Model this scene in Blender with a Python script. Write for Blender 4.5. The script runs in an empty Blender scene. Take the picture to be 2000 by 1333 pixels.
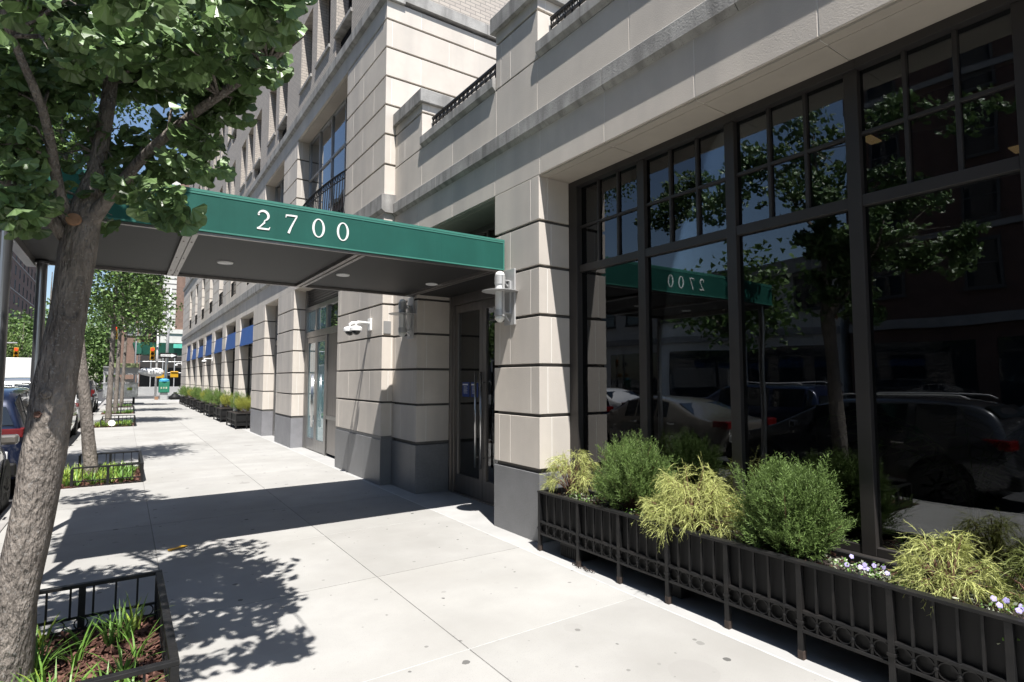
import bpy, bmesh, math, random
from mathutils import Vector, Matrix
R = math.radians
random.seed(7)
SC = bpy.context.scene
COL = SC.collection
# ------------------------------------------------------------------ camera, sky, sun, exposure
cd = bpy.data.cameras.new("Camera"); cam = bpy.data.objects.new("Camera", cd); COL.objects.link(cam)
cd.sensor_fit = 'HORIZONTAL'; cd.sensor_width = 36.0; cd.lens = 19.8
cd.clip_start = 0.05; cd.clip_end = 2000
cam.location = (0, 0, 1.65)
cam.rotation_euler = (R(90 + 3.823), 0, R(-34.475))
SC.camera = cam
SUN = Vector((0.15, 0.479, -1.0))
w = bpy.data.worlds.new("World"); SC.world = w; w.use_nodes = True
nt = w.node_tree; bg = nt.nodes['Background']
sky = nt.nodes.new('ShaderNodeTexSky'); sky.sky_type = 'NISHITA'; sky.sun_disc = False
sky.sun_elevation = R(63.3); sky.sun_rotation = R(197.4); sky.air_density = 1.0; sky.dust_density = 0.6; sky.ozone_density = 1.5
nt.links.new(sky.outputs[0], bg.inputs[0]); bg.inputs[1].default_value = 0.078
sd = bpy.data.lights.new("Sun", 'SUN'); so = bpy.data.objects.new("Sun", sd); COL.objects.link(so)
sd.energy = 4.6; sd.angle = R(0.5); sd.color = (1.0, 0.965, 0.915)
so.rotation_euler = SUN.to_track_quat('-Z', 'Y').to_euler(); so.location = (-5, -15, 40)
SC.view_settings.view_transform = 'Standard'; SC.view_settings.look = 'None'
SC.view_settings.exposure = 1.0; SC.view_settings.gamma = 1.0
SC.render.engine = 'CYCLES'
SC.cycles.max_bounces = 8; SC.cycles.transparent_max_bounces = 12; SC.cycles.use_denoising = True
SC.cycles.caustics_reflective = False; SC.cycles.caustics_refractive = False

# ------------------------------------------------------------------ materials
MATS = {}
def mat(name, col, rough=0.6, var=0.12, scale=6.0, island=0.0, bump=0.0, bscale=60.0, metal=0.0, spec=0.5,
        stretch=None, stain=None, trans=0.0, coat=0.0, speck=None):
    m = bpy.data.materials.new(name); m.use_nodes = True; n = m.node_tree; N = n.nodes; L = n.links
    b = N['Principled BSDF']; b.inputs['Roughness'].default_value = rough; b.inputs['Metallic'].default_value = metal
    b.inputs['Specular IOR Level'].default_value = spec; b.inputs['Coat Weight'].default_value = coat
    b.inputs['Coat Roughness'].default_value = 0.03
    tc = N.new('ShaderNodeTexCoord'); mp = N.new('ShaderNodeMapping'); L.new(tc.outputs['Object'], mp.inputs[0])
    if stretch: mp.inputs['Scale'].default_value = stretch
    nz = N.new('ShaderNodeTexNoise'); nz.inputs['Scale'].default_value = scale; nz.inputs['Detail'].default_value = 6; nz.inputs['Roughness'].default_value = 0.6
    L.new(mp.outputs[0], nz.inputs['Vector'])
    rp = N.new('ShaderNodeValToRGB'); rp.color_ramp.elements[0].position = 0.3; rp.color_ramp.elements[1].position = 0.72
    lo = [max(0, c * (1 - var)) for c in col]; hi = [min(1, c * (1 + var)) for c in col]
    rp.color_ramp.elements[0].color = (*lo, 1); rp.color_ramp.elements[1].color = (*hi, 1)
    L.new(nz.outputs[0], rp.inputs[0]); out = rp.outputs[0]
    if stain:
        sc_, sst, scol, samt = stain
        mp2 = N.new('ShaderNodeMapping'); mp2.inputs['Scale'].default_value = sst; L.new(tc.outputs['Object'], mp2.inputs[0])
        n2 = N.new('ShaderNodeTexNoise'); n2.inputs['Scale'].default_value = sc_; n2.inputs['Detail'].default_value = 5
        L.new(mp2.outputs[0], n2.inputs['Vector'])
        r2 = N.new('ShaderNodeValToRGB'); r2.color_ramp.elements[0].position = 0.45; r2.color_ramp.elements[1].position = 0.7
        r2.color_ramp.elements[0].color = (0, 0, 0, 1); r2.color_ramp.elements[1].color = (samt, samt, samt, 1)
        L.new(n2.outputs[0], r2.inputs[0])
        mx = N.new('ShaderNodeMixRGB'); L.new(r2.outputs[0], mx.inputs[0]); L.new(out, mx.inputs[1]); mx.inputs[2].default_value = (*scol, 1); out = mx.outputs[0]
    if speck:
        ssc, scol, thr = speck
        vz = N.new('ShaderNodeTexNoise'); vz.inputs['Scale'].default_value = ssc; vz.inputs['Detail'].default_value = 1; L.new(tc.outputs['Object'], vz.inputs['Vector'])
        r3 = N.new('ShaderNodeValToRGB'); r3.color_ramp.elements[0].position = thr; r3.color_ramp.elements[1].position = thr + 0.06
        r3.color_ramp.elements[0].color = (0, 0, 0, 1); r3.color_ramp.elements[1].color = (1, 1, 1, 1); L.new(vz.outputs[0], r3.inputs[0])
        mx = N.new('ShaderNodeMixRGB'); L.new(r3.outputs[0], mx.inputs[0]); L.new(out, mx.inputs[1]); mx.inputs[2].default_value = (*scol, 1); out = mx.outputs[0]
    if island:
        ge = N.new('ShaderNodeNewGeometry'); mr = N.new('ShaderNodeMapRange'); L.new(ge.outputs['Random Per Island'], mr.inputs[0])
        mr.inputs[3].default_value = 1 - island; mr.inputs[4].default_value = 1 + island
        vm = N.new('ShaderNodeVectorMath'); vm.operation = 'SCALE'; L.new(out, vm.inputs[0]); L.new(mr.outputs[0], vm.inputs['Scale']); out = vm.outputs[0]
    L.new(out, b.inputs['Base Color'])
    if bump:
        n3 = N.new('ShaderNodeTexNoise'); n3.inputs['Scale'].default_value = bscale; n3.inputs['Detail'].default_value = 4
        L.new(mp.outputs[0], n3.inputs['Vector'])
        bp = N.new('ShaderNodeBump'); bp.inputs['Strength'].default_value = bump; bp.inputs['Distance'].default_value = 0.01
        L.new(n3.outputs[0], bp.inputs['Height']); L.new(bp.outputs[0], b.inputs['Normal'])
    if trans:
        tr = N.new('ShaderNodeBsdfTranslucent'); L.new(out, tr.inputs[0])
        ms = N.new('ShaderNodeMixShader'); ms.inputs[0].default_value = trans
        L.new(b.outputs[0], ms.inputs[1]); L.new(tr.outputs[0], ms.inputs[2]); L.new(ms.outputs[0], N['Material Output'].inputs[0])
    MATS[name] = m
    return m

def glass(name, tint=(0.75, 0.8, 0.8), ior=1.9, base=0.03, film=None):
    m = bpy.data.materials.new(name); m.use_nodes = True; n = m.node_tree; N = n.nodes; L = n.links
    N.remove(N['Principled BSDF'])
    t = N.new('ShaderNodeBsdfTransparent'); t.inputs[0].default_value = (*tint, 1)
    g = N.new('ShaderNodeBsdfGlossy'); g.inputs['Roughness'].default_value = 0.0; g.inputs[0].default_value = (0.95, 0.97, 1, 1)
    f = N.new('ShaderNodeFresnel'); f.inputs[0].default_value = ior
    a = N.new('ShaderNodeMath'); a.operation = 'MULTIPLY_ADD'; a.inputs[1].default_value = 1.8; a.inputs[2].default_value = base; a.use_clamp = True; L.new(f.outputs[0], a.inputs[0])
    tc = N.new('ShaderNodeTexCoord'); nz = N.new('ShaderNodeTexNoise'); nz.inputs['Scale'].default_value = 1.1; nz.inputs['Detail'].default_value = 1; L.new(tc.outputs['Object'], nz.inputs['Vector'])
    bp = N.new('ShaderNodeBump'); bp.inputs['Strength'].default_value = 0.25; bp.inputs['Distance'].default_value = 0.01; L.new(nz.outputs[0], bp.inputs['Height']); L.new(bp.outputs[0], g.inputs['Normal'])
    ms = N.new('ShaderNodeMixShader'); L.new(a.outputs[0], ms.inputs[0]); L.new(g.outputs[0], ms.inputs[2])
    if film:
        d = N.new('ShaderNodeBsdfDiffuse'); d.inputs[0].default_value = (*film[0], 1)
        m2 = N.new('ShaderNodeMixShader'); m2.inputs[0].default_value = film[1]
        L.new(t.outputs[0], m2.inputs[1]); L.new(d.outputs[0], m2.inputs[2]); L.new(m2.outputs[0], ms.inputs[1])
    else:
        L.new(t.outputs[0], ms.inputs[1])
    L.new(ms.outputs[0], N['Material Output'].inputs[0])
    return m

def brickmat(name, c1, c2, mortar, sx=0.21, sy=0.068):
    m = bpy.data.materials.new(name); m.use_nodes = True; n = m.node_tree; N = n.nodes; L = n.links
    b = N['Principled BSDF']; b.inputs['Roughness'].default_value = 0.8; b.inputs['Specular IOR Level'].default_value = 0.25
    tc = N.new('ShaderNodeTexCoord'); sp = N.new('ShaderNodeSeparateXYZ'); L.new(tc.outputs['Object'], sp.inputs[0])
    ad = N.new('ShaderNodeMath'); ad.operation = 'ADD'; L.new(sp.outputs[0], ad.inputs[0]); L.new(sp.outputs[1], ad.inputs[1])
    cb = N.new('ShaderNodeCombineXYZ'); L.new(ad.outputs[0], cb.inputs[0]); L.new(sp.outputs[2], cb.inputs[1])
    br = N.new('ShaderNodeTexBrick'); L.new(cb.outputs[0], br.inputs['Vector'])
    br.inputs['Scale'].default_value = 1.0; br.inputs['Brick Width'].default_value = sx; br.inputs['Row Height'].default_value = sy
    br.inputs['Mortar Size'].default_value = 0.007; br.inputs['Color1'].default_value = (*c1, 1); br.inputs['Color2'].default_value = (*c2, 1); br.inputs['Mortar'].default_value = (*mortar, 1)
    L.new(br.outputs[0], b.inputs['Base Color'])
    bp = N.new('ShaderNodeBump'); bp.inputs['Strength'].default_value = 0.6; bp.inputs['Distance'].default_value = 0.006; bp.invert = True
    L.new(br.outputs['Fac'], bp.inputs['Height']); L.new(bp.outputs[0], b.inputs['Normal'])
    return m

STONE = mat('limestone', (0.62, 0.568, 0.508), 0.75, 0.07, 2.2, 0.035, 0.18, 90, spec=0.25, stain=(1.6, (1, 1, 0.16), (0.45, 0.42, 0.39), 0.65))
CAULK = mat('pale joint sealant', (0.72, 0.70, 0.66), 0.7, 0.05)
JOINT = mat('dark mortar joint', (0.11, 0.105, 0.10), 0.9, 0.2)
WEATH = mat('weathered limestone', (0.37, 0.36, 0.345), 0.85, 0.2, 3.0, 0.06, 0.3, 60, spec=0.2, stain=(5.0, (1, 1.6, 0.25), (0.17, 0.165, 0.16), 0.8), speck=(130, (0.16, 0.16, 0.16), 0.66))
GRAN = mat('dark granite', (0.165, 0.167, 0.172), 0.45, 0.12, 3, 0.06, spec=0.5, speck=(230, (0.30, 0.30, 0.31), 0.6))
SOFFIT = mat('stone soffit', (0.50, 0.45, 0.395), 0.8, 0.08, 2, 0.03, spec=0.2)
BRICK = brickmat('buff brick', (0.50, 0.45, 0.40), (0.44, 0.395, 0.355), (0.29, 0.27, 0.25))
BRONZE = mat('dark bronze frame', (0.032, 0.029, 0.028), 0.42, 0.1, 3, metal=0.0, spec=0.5)
STEEL = mat('brushed steel frame', (0.33, 0.32, 0.31), 0.36, 0.12, 2.0, metal=0.9, stretch=(8, 8, 0.4))
DSTEEL = mat('brushed dark steel', (0.25, 0.232, 0.22), 0.36, 0.12, 2.0, metal=0.85, stretch=(8, 8, 0.4))
CHROME = mat('polished steel', (0.62, 0.62, 0.62), 0.2, 0.03, metal=1.0)
BLACK = mat('black painted iron', (0.009, 0.009, 0.0095), 0.5, 0.3, 14, bump=0.25, bscale=50, spec=0.35, stain=(9, (1, 1, 1), (0.03, 0.025, 0.022), 0.3))
BLACKP = mat('black planter steel', (0.010, 0.010, 0.0105), 0.6, 0.2, 5, spec=0.3)
RUST = mat('worn iron', (0.05, 0.035, 0.028), 0.7, 0.5, 16, bump=0.3)
GREEN = mat('green canvas', (0.009, 0.084, 0.066), 0.62, 0.1, 3, bump=0.12, bscale=250, spec=0.3, stain=(2.5, (1, 1, 0.2), (0.02, 0.125, 0.10), 0.7))
GREENT = mat('green canvas trim', (0.04, 0.19, 0.15), 0.6, 0.08, 8)
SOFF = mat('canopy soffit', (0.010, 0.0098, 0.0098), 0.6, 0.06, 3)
WHITE = mat('white paint', (0.78, 0.78, 0.77), 0.45, 0.04)
CREAMW = mat('white numeral', (0.82, 0.82, 0.80), 0.5, 0.02)
GREYM = mat('grey metal', (0.36, 0.36, 0.36), 0.4, 0.06, metal=0.4)
SILV = mat('satin aluminium', (0.50, 0.50, 0.50), 0.45, 0.04, metal=0.35)
POSTM = mat('canopy post metal', (0.30, 0.30, 0.31), 0.3, 0.04, metal=0.9)
BLUE = mat('blue awning canvas', (0.03, 0.10, 0.32), 0.6, 0.08, 3, bump=0.1, bscale=200)
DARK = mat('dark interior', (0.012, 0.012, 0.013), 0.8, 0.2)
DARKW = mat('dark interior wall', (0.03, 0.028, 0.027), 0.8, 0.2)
TEALP = mat('teal door film', (0.18, 0.42, 0.45), 0.5, 0.15, 2)
CONC = None
def concrete():
    m = mat('sidewalk concrete', (0.342, 0.336, 0.322), 0.85, 0.09, 1.6, 0.05, 0.12, 140, spec=0.2, stain=(0.7, (1, 1, 1), (0.27, 0.262, 0.245), 0.6), speck=(160, (0.28, 0.275, 0.265), 0.64))
    n = m.node_tree; N = n.nodes; L = n.links; b = N['Principled BSDF']
    src = b.inputs['Base Color'].links[0].from_socket
    tc = [x for x in N if x.type == 'TEX_COORD'][0]
    out = src
    for sc_, rad, keep, col in ((2.3, 0.062, 0.42, (0.09, 0.088, 0.085)), (4.9, 0.075, 0.5, (0.14, 0.137, 0.132)), (1.1, 0.16, 0.6, (0.27, 0.262, 0.25))):
        mp = N.new('ShaderNodeMapping'); mp.inputs['Scale'].default_value = (1, 1, 0); L.new(tc.outputs['Object'], mp.inputs[0])
        dn = N.new('ShaderNodeTexNoise'); dn.inputs['Scale'].default_value = 28; L.new(mp.outputs[0], dn.inputs['Vector'])
        vm = N.new('ShaderNodeVectorMath'); vm.operation = 'MULTIPLY_ADD'; L.new(dn.outputs['Color'], vm.inputs[0]); vm.inputs[1].default_value = (0.02, 0.02, 0); L.new(mp.outputs[0], vm.inputs[2])
        vo = N.new('ShaderNodeTexVoronoi'); vo.voronoi_dimensions = '2D'; vo.inputs['Scale'].default_value = sc_; L.new(vm.outputs[0], vo.inputs['Vector'])
        sp = N.new('ShaderNodeSeparateColor'); L.new(vo.outputs['Color'], sp.inputs[0])
        k = N.new('ShaderNodeMapRange'); L.new(sp.outputs[0], k.inputs[0]); k.inputs[1].default_value = keep; k.inputs[2].default_value = 1.0; k.inputs[3].default_value = 0.0; k.inputs[4].default_value = rad
        lt = N.new('ShaderNodeMath'); lt.operation = 'LESS_THAN'; L.new(vo.outputs['Distance'], lt.inputs[0]); L.new(k.outputs[0], lt.inputs[1])
        ml = N.new('ShaderNodeMath'); ml.operation = 'MULTIPLY'; L.new(lt.outputs[0], ml.inputs[0])
        L.new(sp.outputs[1], ml.inputs[1])
        mx = N.new('ShaderNodeMixRGB'); L.new(ml.outputs[0], mx.inputs[0]); L.new(out, mx.inputs[1]); mx.inputs[2].default_value = (*col, 1); out = mx.outputs[0]
    L.new(out, b.inputs['Base Color'])
    return m
CONC = concrete()
CONC2 = mat('pale concrete margin', (0.36, 0.357, 0.35), 0.85, 0.1, 2, 0.04, 0.15, 120, spec=0.2)
JLIGHT = mat('white joint filler', (0.44, 0.44, 0.43), 0.85, 0.15, 9)
JDARK = mat('dark joint filler', (0.2, 0.195, 0.185), 0.9, 0.2, 9)
ASPH = mat('asphalt', (0.06, 0.06, 0.062), 0.85, 0.25, 3, bump=0.3, bscale=150, spec=0.3)
KERB = mat('kerb stone', (0.30, 0.29, 0.28), 0.8, 0.2, 3)
KRUST = mat('rusty steel kerb face', (0.13, 0.06, 0.045), 0.7, 0.35, 6)
GROUND = mat('bare ground', (0.16, 0.155, 0.15), 0.9, 0.1, 1)
BARK = mat('grey brown bark', (0.232, 0.203, 0.178), 0.9, 0.45, 16, bump=1.0, bscale=55, spec=0.2, stretch=(1, 1, 0.35), stain=(5, (1, 1, 0.6), (0.125, 0.108, 0.097), 0.65), speck=(75, (0.27, 0.25, 0.23), 0.62))
for n_ in BARK.node_tree.nodes:
    if n_.type == 'BUMP': n_.inputs['Distance'].default_value = 0.035
CUTW = mat('pruned wood', (0.30, 0.17, 0.10), 0.85, 0.3, 30)
LEAF = mat('ginkgo leaf', (0.135, 0.215, 0.078), 0.4, 0.18, 5, 0.42, spec=0.5, trans=0.13)
LEAFD = mat('street tree leaf', (0.115, 0.19, 0.055), 0.5, 0.2, 3, 0.45, spec=0.4, trans=0.2)
LEAFP = mat('pale tree leaf', (0.14, 0.19, 0.06), 0.55, 0.2, 3, 0.4, spec=0.3, trans=0.25)
JUNI = mat('juniper needles', (0.13, 0.20, 0.055), 0.6, 0.2, 6, 0.4, spec=0.3, trans=0.25)
GOLD = mat('golden threadleaf', (0.47, 0.50, 0.18), 0.6, 0.15, 6, 0.35, spec=0.3, trans=0.25)
GOLD2 = mat('yellow green threadleaf', (0.15, 0.18, 0.05), 0.6, 0.15, 6, 0.35, spec=0.3, trans=0.2)
TWIG = mat('reddish twig', (0.15, 0.075, 0.05), 0.8, 0.2)
BLADE = mat('strap leaf', (0.13, 0.25, 0.045), 0.45, 0.12, 5, 0.35, spec=0.4, trans=0.25)
BLADEY = mat('yellow green strap leaf', (0.27, 0.37, 0.06), 0.45, 0.12, 5, 0.3, spec=0.4, trans=0.25)
MULCH = mat('reddish bark mulch', (0.12, 0.062, 0.048), 0.9, 0.35, 12, 0.5, spec=0.15)
SOIL = mat('dark soil', (0.035, 0.026, 0.022), 0.95, 0.3, 14, bump=0.6)
PETAL = mat('violet petal', (0.36, 0.32, 0.58), 0.6, 0.2, 12, 0.25)
PALEL = mat('pale variegated leaf', (0.42, 0.46, 0.34), 0.6, 0.2, 12, 0.35, trans=0.2)
RUBBER = mat('tyre rubber', (0.018, 0.018, 0.018), 0.75, 0.15)
RED = mat('red lamp lens', (0.12, 0.006, 0.006), 0.15, 0.1, spec=0.6)
CLEAR = mat('clear lamp lens', (0.75, 0.76, 0.78), 0.1, 0.05, spec=0.7)
CARGL = mat('car window glass', (0.012, 0.014, 0.016), 0.03, 0.02, spec=0.9)
WINGL = mat('building window glass', (0.02, 0.024, 0.03), 0.03, 0.05, spec=0.9)
PANE = glass('shop window glass', (0.55, 0.58, 0.58), 1.52, 0.0)
DPANE = glass('door glass', (0.45, 0.47, 0.47), 1.45, 0.0)
BPANE = glass('apartment window glass', (0.35, 0.38, 0.4), 1.55, 0.0, film=((0.025, 0.028, 0.032), 0.75))
TPANE = glass('teal film glass', (0.6, 0.75, 0.76), 1.45, 0.0, film=((0.30, 0.52, 0.55), 0.6))
YELL = mat('traffic yellow', (0.55, 0.30, 0.01), 0.5, 0.08)
BINB = mat('blue bin lid', (0.05, 0.30, 0.48), 0.5, 0.1)
BING = mat('green cabinet paint', (0.02, 0.17, 0.10), 0.5, 0.15)
SHEDG = mat('green shed plywood', (0.012, 0.10, 0.065), 0.7, 0.15, 2, 0.06)
def emit(name, col, s):
    m = bpy.data.materials.new(name); m.use_nodes = True
    b = m.node_tree.nodes['Principled BSDF']; b.inputs['Base Color'].default_value = (*col, 1)
    b.inputs['Emission Color'].default_value = (*col, 1); b.inputs['Emission Strength'].default_value = s
    return m
REDL = emit('lit red signal', (1.0, 0.06, 0.03), 1.1)
WARM = emit('warm ceiling lamp', (1.0, 0.62, 0.28), 0.12)
def paint(name, col, metal=0.3):
    return mat(name, col, 0.28, 0.03, 2, metal=metal, spec=0.5, coat=1.0)
# ------------------------------------------------------------------ mesh helpers
WL = {}
class MB:
    def __init__(s): s.v = []; s.f = []; s.m = []
    def add(s, vs, fs, m=0):
        k = len(s.v); s.v += [tuple(p) for p in vs]
        for f in fs: s.f.append(tuple(k + i for i in f)); s.m.append(m)
    def box(s, x0, x1, y0, y1, z0, z1, m=0):
        x0, x1 = min(x0, x1), max(x0, x1); y0, y1 = min(y0, y1), max(y0, y1); z0, z1 = min(z0, z1), max(z0, z1)
        s.add([(x0, y0, z0), (x1, y0, z0), (x1, y1, z0), (x0, y1, z0), (x0, y0, z1), (x1, y0, z1), (x1, y1, z1), (x0, y1, z1)],
              [(0, 3, 2, 1), (4, 5, 6, 7), (0, 1, 5, 4), (1, 2, 6, 5), (2, 3, 7, 6), (3, 0, 4, 7)], m)
    def obox(s, c, ax, ay, az, m=0):
        c = Vector(c); ax = Vector(ax); ay = Vector(ay); az = Vector(az)
        P = [c + i * ax + j * ay + k * az for k in (-1, 1) for (i, j) in ((-1, -1), (1, -1), (1, 1), (-1, 1))]
        s.add(P, [(0, 3, 2, 1), (4, 5, 6, 7), (0, 1, 5, 4), (1, 2, 6, 5), (2, 3, 7, 6), (3, 0, 4, 7)], m)
    def bar(s, a, b, wx, wy=None, m=0, up=(0, 0, 1)):
        a = Vector(a); b = Vector(b); d = b - a; L = d.length; d.normalize(); up = Vector(up)
        if abs(d.dot(up)) > 0.98: up = Vector((0, 1, 0))
        x = d.cross(up).normalized(); y = x.cross(d).normalized()
        s.obox((a + b) / 2, x * wx / 2, y * (wy or wx) / 2, d * L / 2, m)
    def tube(s, pts, r, n=8, m=0, cap=True, wob=0.0, rnd=None):
        pts = [Vector(p) for p in pts]; k = len(s.v)
        rr = r if isinstance(r, (list, tuple)) else [r] * len(pts)
        ref = Vector((0, 0, 1)) if abs((pts[-1] - pts[0]).normalized().z) < 0.9 else Vector((1, 0, 0))
        for i, p in enumerate(pts):
            d = (pts[min(i + 1, len(pts) - 1)] - pts[max(i - 1, 0)])
            if d.length < 1e-9: d = Vector((0, 0, 1))
            d.normalize(); x = d.cross(ref).normalized(); y = d.cross(x).normalized()
            for j in range(n):
                a = 2 * math.pi * j / n; q = rr[i]
                if wob and n > 16: q *= 1 + 0.05 * math.sin(2 * a + p.z * 3.1) + 0.035 * math.sin(3 * a - p.z * 6.3) + 0.022 * math.sin(7 * a + p.z * 4.0 + 1.5 * math.sin(p.z * 9))
                if wob: q *= 1 + (rnd or random).uniform(-wob, wob)
                s.v.append(tuple(p + x * math.cos(a) * q + y * math.sin(a) * q))
        for i in range(len(pts) - 1):
            for j in range(n):
                a = k + i * n + j; b = k + i * n + (j + 1) % n
                s.f.append((a, b, b + n, a + n)); s.m.append(m)
        if cap:
            s.f.append(tuple(k + j for j in range(n))[::-1]); s.m.append(m)
            s.f.append(tuple(k + (len(pts) - 1) * n + j for j in range(n))); s.m.append(m)
    def ring(s, c, axis, Rr, r, n=18, q=6, m=0):
        c = Vector(c); a = Vector(axis).normalized(); x = a.orthogonal().normalized(); y = a.cross(x); k = len(s.v)
        for i in range(n):
            t = 2 * math.pi * i / n; d = x * math.cos(t) + y * math.sin(t)
            for j in range(q):
                u = 2 * math.pi * j / q
                s.v.append(tuple(c + d * (Rr + r * math.cos(u)) + a * r * math.sin(u)))
        for i in range(n):
            for j in range(q):
                s.f.append((k + i * q + j, k + ((i + 1) % n) * q + j, k + ((i + 1) % n) * q + (j + 1) % q, k + i * q + (j + 1) % q)); s.m.append(m)
    def lathe(s, prof, c, axis=(0, 0, 1), n=20, m=0):
        c = Vector(c); a = Vector(axis).normalized(); x = a.orthogonal().normalized(); y = a.cross(x); k = len(s.v)
        for (r, h) in prof:
            for j in range(n):
                t = 2 * math.pi * j / n; s.v.append(tuple(c + a * h + (x * math.cos(t) + y * math.sin(t)) * max(r, 1e-4)))
        for i in range(len(prof) - 1):
            for j in range(n):
                s.f.append((k + i * n + j, k + i * n + (j + 1) % n, k + (i + 1) * n + (j + 1) % n, k + (i + 1) * n + j)); s.m.append(m)
        s.f.append(tuple(k + j for j in range(n))[::-1]); s.m.append(m)
        s.f.append(tuple(k + (len(prof) - 1) * n + j for j in range(n))); s.m.append(m)
    def prism(s, poly, fn, d0, d1, m=0):
        n = len(poly); s.add([fn(p, d0) for p in poly] + [fn(p, d1) for p in poly],
              [tuple(range(n))[::-1], tuple(range(n, 2 * n))] + [(i, (i + 1) % n, n + (i + 1) % n, n + i) for i in range(n)], m)
    def build(s, name, mats, parent=None, smooth=False, bevel=0.0, recalc=False):
        me = bpy.data.meshes.new(name)
        o_ = WL.get(parent.name, Vector((0, 0, 0))) if parent else Vector((0, 0, 0))
        me.from_pydata([(p[0] - o_[0], p[1] - o_[1], p[2] - o_[2]) for p in s.v], [], s.f)
        if not isinstance(mats, (list, tuple)): mats = [mats]
        for mm in mats: me.materials.append(mm)
        me.polygons.foreach_set('material_index', s.m)
        if smooth: me.polygons.foreach_set('use_smooth', [True] * len(s.f))
        if recalc:
            bm = bmesh.new(); bm.from_mesh(me); bmesh.ops.recalc_face_normals(bm, faces=bm.faces); bm.to_mesh(me); bm.free()
        me.update()
        o = bpy.data.objects.new(name, me); COL.objects.link(o)
        if parent:
            o.parent = parent; WL[o.name] = o_
        if bevel:
            b = o.modifiers.new('bevel', 'BEVEL'); b.width = bevel; b.segments = 2; b.limit_method = 'ANGLE'; b.angle_limit = R(40)
        return o
def tag(o, label, cat, group=None, kind=None):
    o['label'] = label; o['category'] = cat
    if group: o['group'] = group
    if kind: o['kind'] = kind
    return o
def thing(name, label, cat, loc=(0, 0, 0), group=None):
    o = bpy.data.objects.new(name, None); COL.objects.link(o); o.location = loc; o.empty_display_size = 0.2
    WL[o.name] = Vector(loc); return tag(o, label, cat, group)
def struct(o, kind='structure'):
    o['kind'] = kind; return o
def dup(o, loc, label=None, rotz=0.0, scale=None):
    def cp(a, par):
        c = a.copy(); COL.objects.link(c)
        if par: c.parent = par
        for ch in a.children: cp(ch, c)
        return c
    c = cp(o, None); c.location = loc; c.rotation_euler = (0, 0, rotz)
    if scale: c.scale = scale
    if label: c['label'] = label
    return c

# ------------------------------------------------------------------ ground, sidewalk, road
b = MB(); b.box(-400, 400, -300, 700, -1.2, -0.16); struct(b.build('ground', GROUND))
b = MB(); b.box(-24, -1.2, -80, 620, -0.5, -0.13); struct(b.build('road', ASPH))
b = MB(); b.box(-1.2, 80, 55.2, 68.5, -0.5, -0.126); struct(b.build('cross_street', ASPH))
PITS = [(-0.85, 0.27, 3.2, 4.76), (-0.85, 0.31, 10.87, 12.75), (-0.85, 0.38, 23.65, 25.4), (-0.85, 0.45, 32.2, 34.0), (-0.85, 0.47, 39.9, 41.6), (-0.85, 0.27, -4.6, -3.0)]
ys = [-30.4 + 1.523 * k for k in range(0, 60)]
off = 4.61 - ys[[i for i, y in enumerate(ys) if y > 4.0][0]]
ys = [y + off for y in ys if y + off < 54.6]; ys.append(55.0)
bed = MB(); slab = MB(); jl = MB()
xs = [-1.04, 0.31, 1.80, 3.255]
for i in range(3):
    for j in range(len(ys) - 1):
        g = 0.004
        x0, x1, y0, y1 = xs[i] + g, xs[i + 1] - g, ys[j] + g, ys[j + 1] - g
        cut = [p for p in PITS if i == 0 and p[2] < y1 and p[3] > y0]
        if not cut: slab.box(x0, x1, y0, y1, -0.13, 0.0)
        else:
            p = cut[0]
            if y0 < p[2]: slab.box(x0, x1, y0, min(y1, p[2]), -0.13, 0.0)
            if y1 > p[3]: slab.box(x0, x1, max(y0, p[3]), y1, -0.13, 0.0)
            ya, yb = max(y0, p[2]), min(y1, p[3])
            slab.box(x0, p[0], ya, yb, -0.13, 0.0)
            if p[1] < x1 - 0.01: slab.box(p[1], x1, ya, yb, -0.13, 0.0)
struct(slab.build('sidewalk', CONC, bevel=0.0035))
for j in range(len(ys) - 1):                                          # joint fillers just below the slab tops
    lt = 1 if j % 2 == 0 else 0
    jl.box(0.33, 3.25, ys[j] - 0.006, ys[j] + 0.006, -0.10, -0.0012 if lt else -0.004, 0 if lt else 1)
for x in (0.31, 1.80): jl.box(x - 0.005, x + 0.005, -30, 55, -0.10, -0.0035, 1)
jl.box(3.255 - 0.006, 3.255 + 0.010, -30, 55, -0.10, 0.0012, 0)
struct(jl.build('sidewalk_joints', [JLIGHT, JDARK]))
b = MB(); b.box(3.268, 4.2, -30, 47.2, -0.13, -0.001); b.box(3.268, 30, 47.2, 55.0, -0.13, -0.001); struct(b.build('sidewalk_margin', CONC2))
b = MB(); b.box(-1.18, -1.044, -80, 55.05, -0.5, 0.003, 0); b.box(-1.196, -1.182, -80, 55.05, -0.5, -0.008, 1); b.box(-1.18, 60, 55.055, 55.19, -0.5, 0.002, 0)
struct(b.build('kerb', [KERB, KRUST], bevel=0.01))
b = MB(); b.box(-1.2, 60, 68.6, 110, -0.4, 0.0); struct(b.build('far_sidewalk', CONC2))
b = MB(); b.box(-24, -19.5, -80, 300, -0.4, 0.0); struct(b.build('opposite_sidewalk', CONC2))
b = MB(); b.box(-11.5, -8.5, -60, 52, -0.4, 0.02); b.box(-11.5, -8.5, 71, 260, -0.4, 0.02); struct(b.build('median', [SOIL]))
b = MB()
for y in range(-40, 44, 6): b.box(-5.06, -4.94, y, y + 3, -0.2, -0.1265)
for k in range(9): b.box(-7.8 + k * 0.75, -7.4 + k * 0.75, 51.0, 54.6, -0.2, -0.1265)
struct(b.build('road_markings', WHITE))

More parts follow.
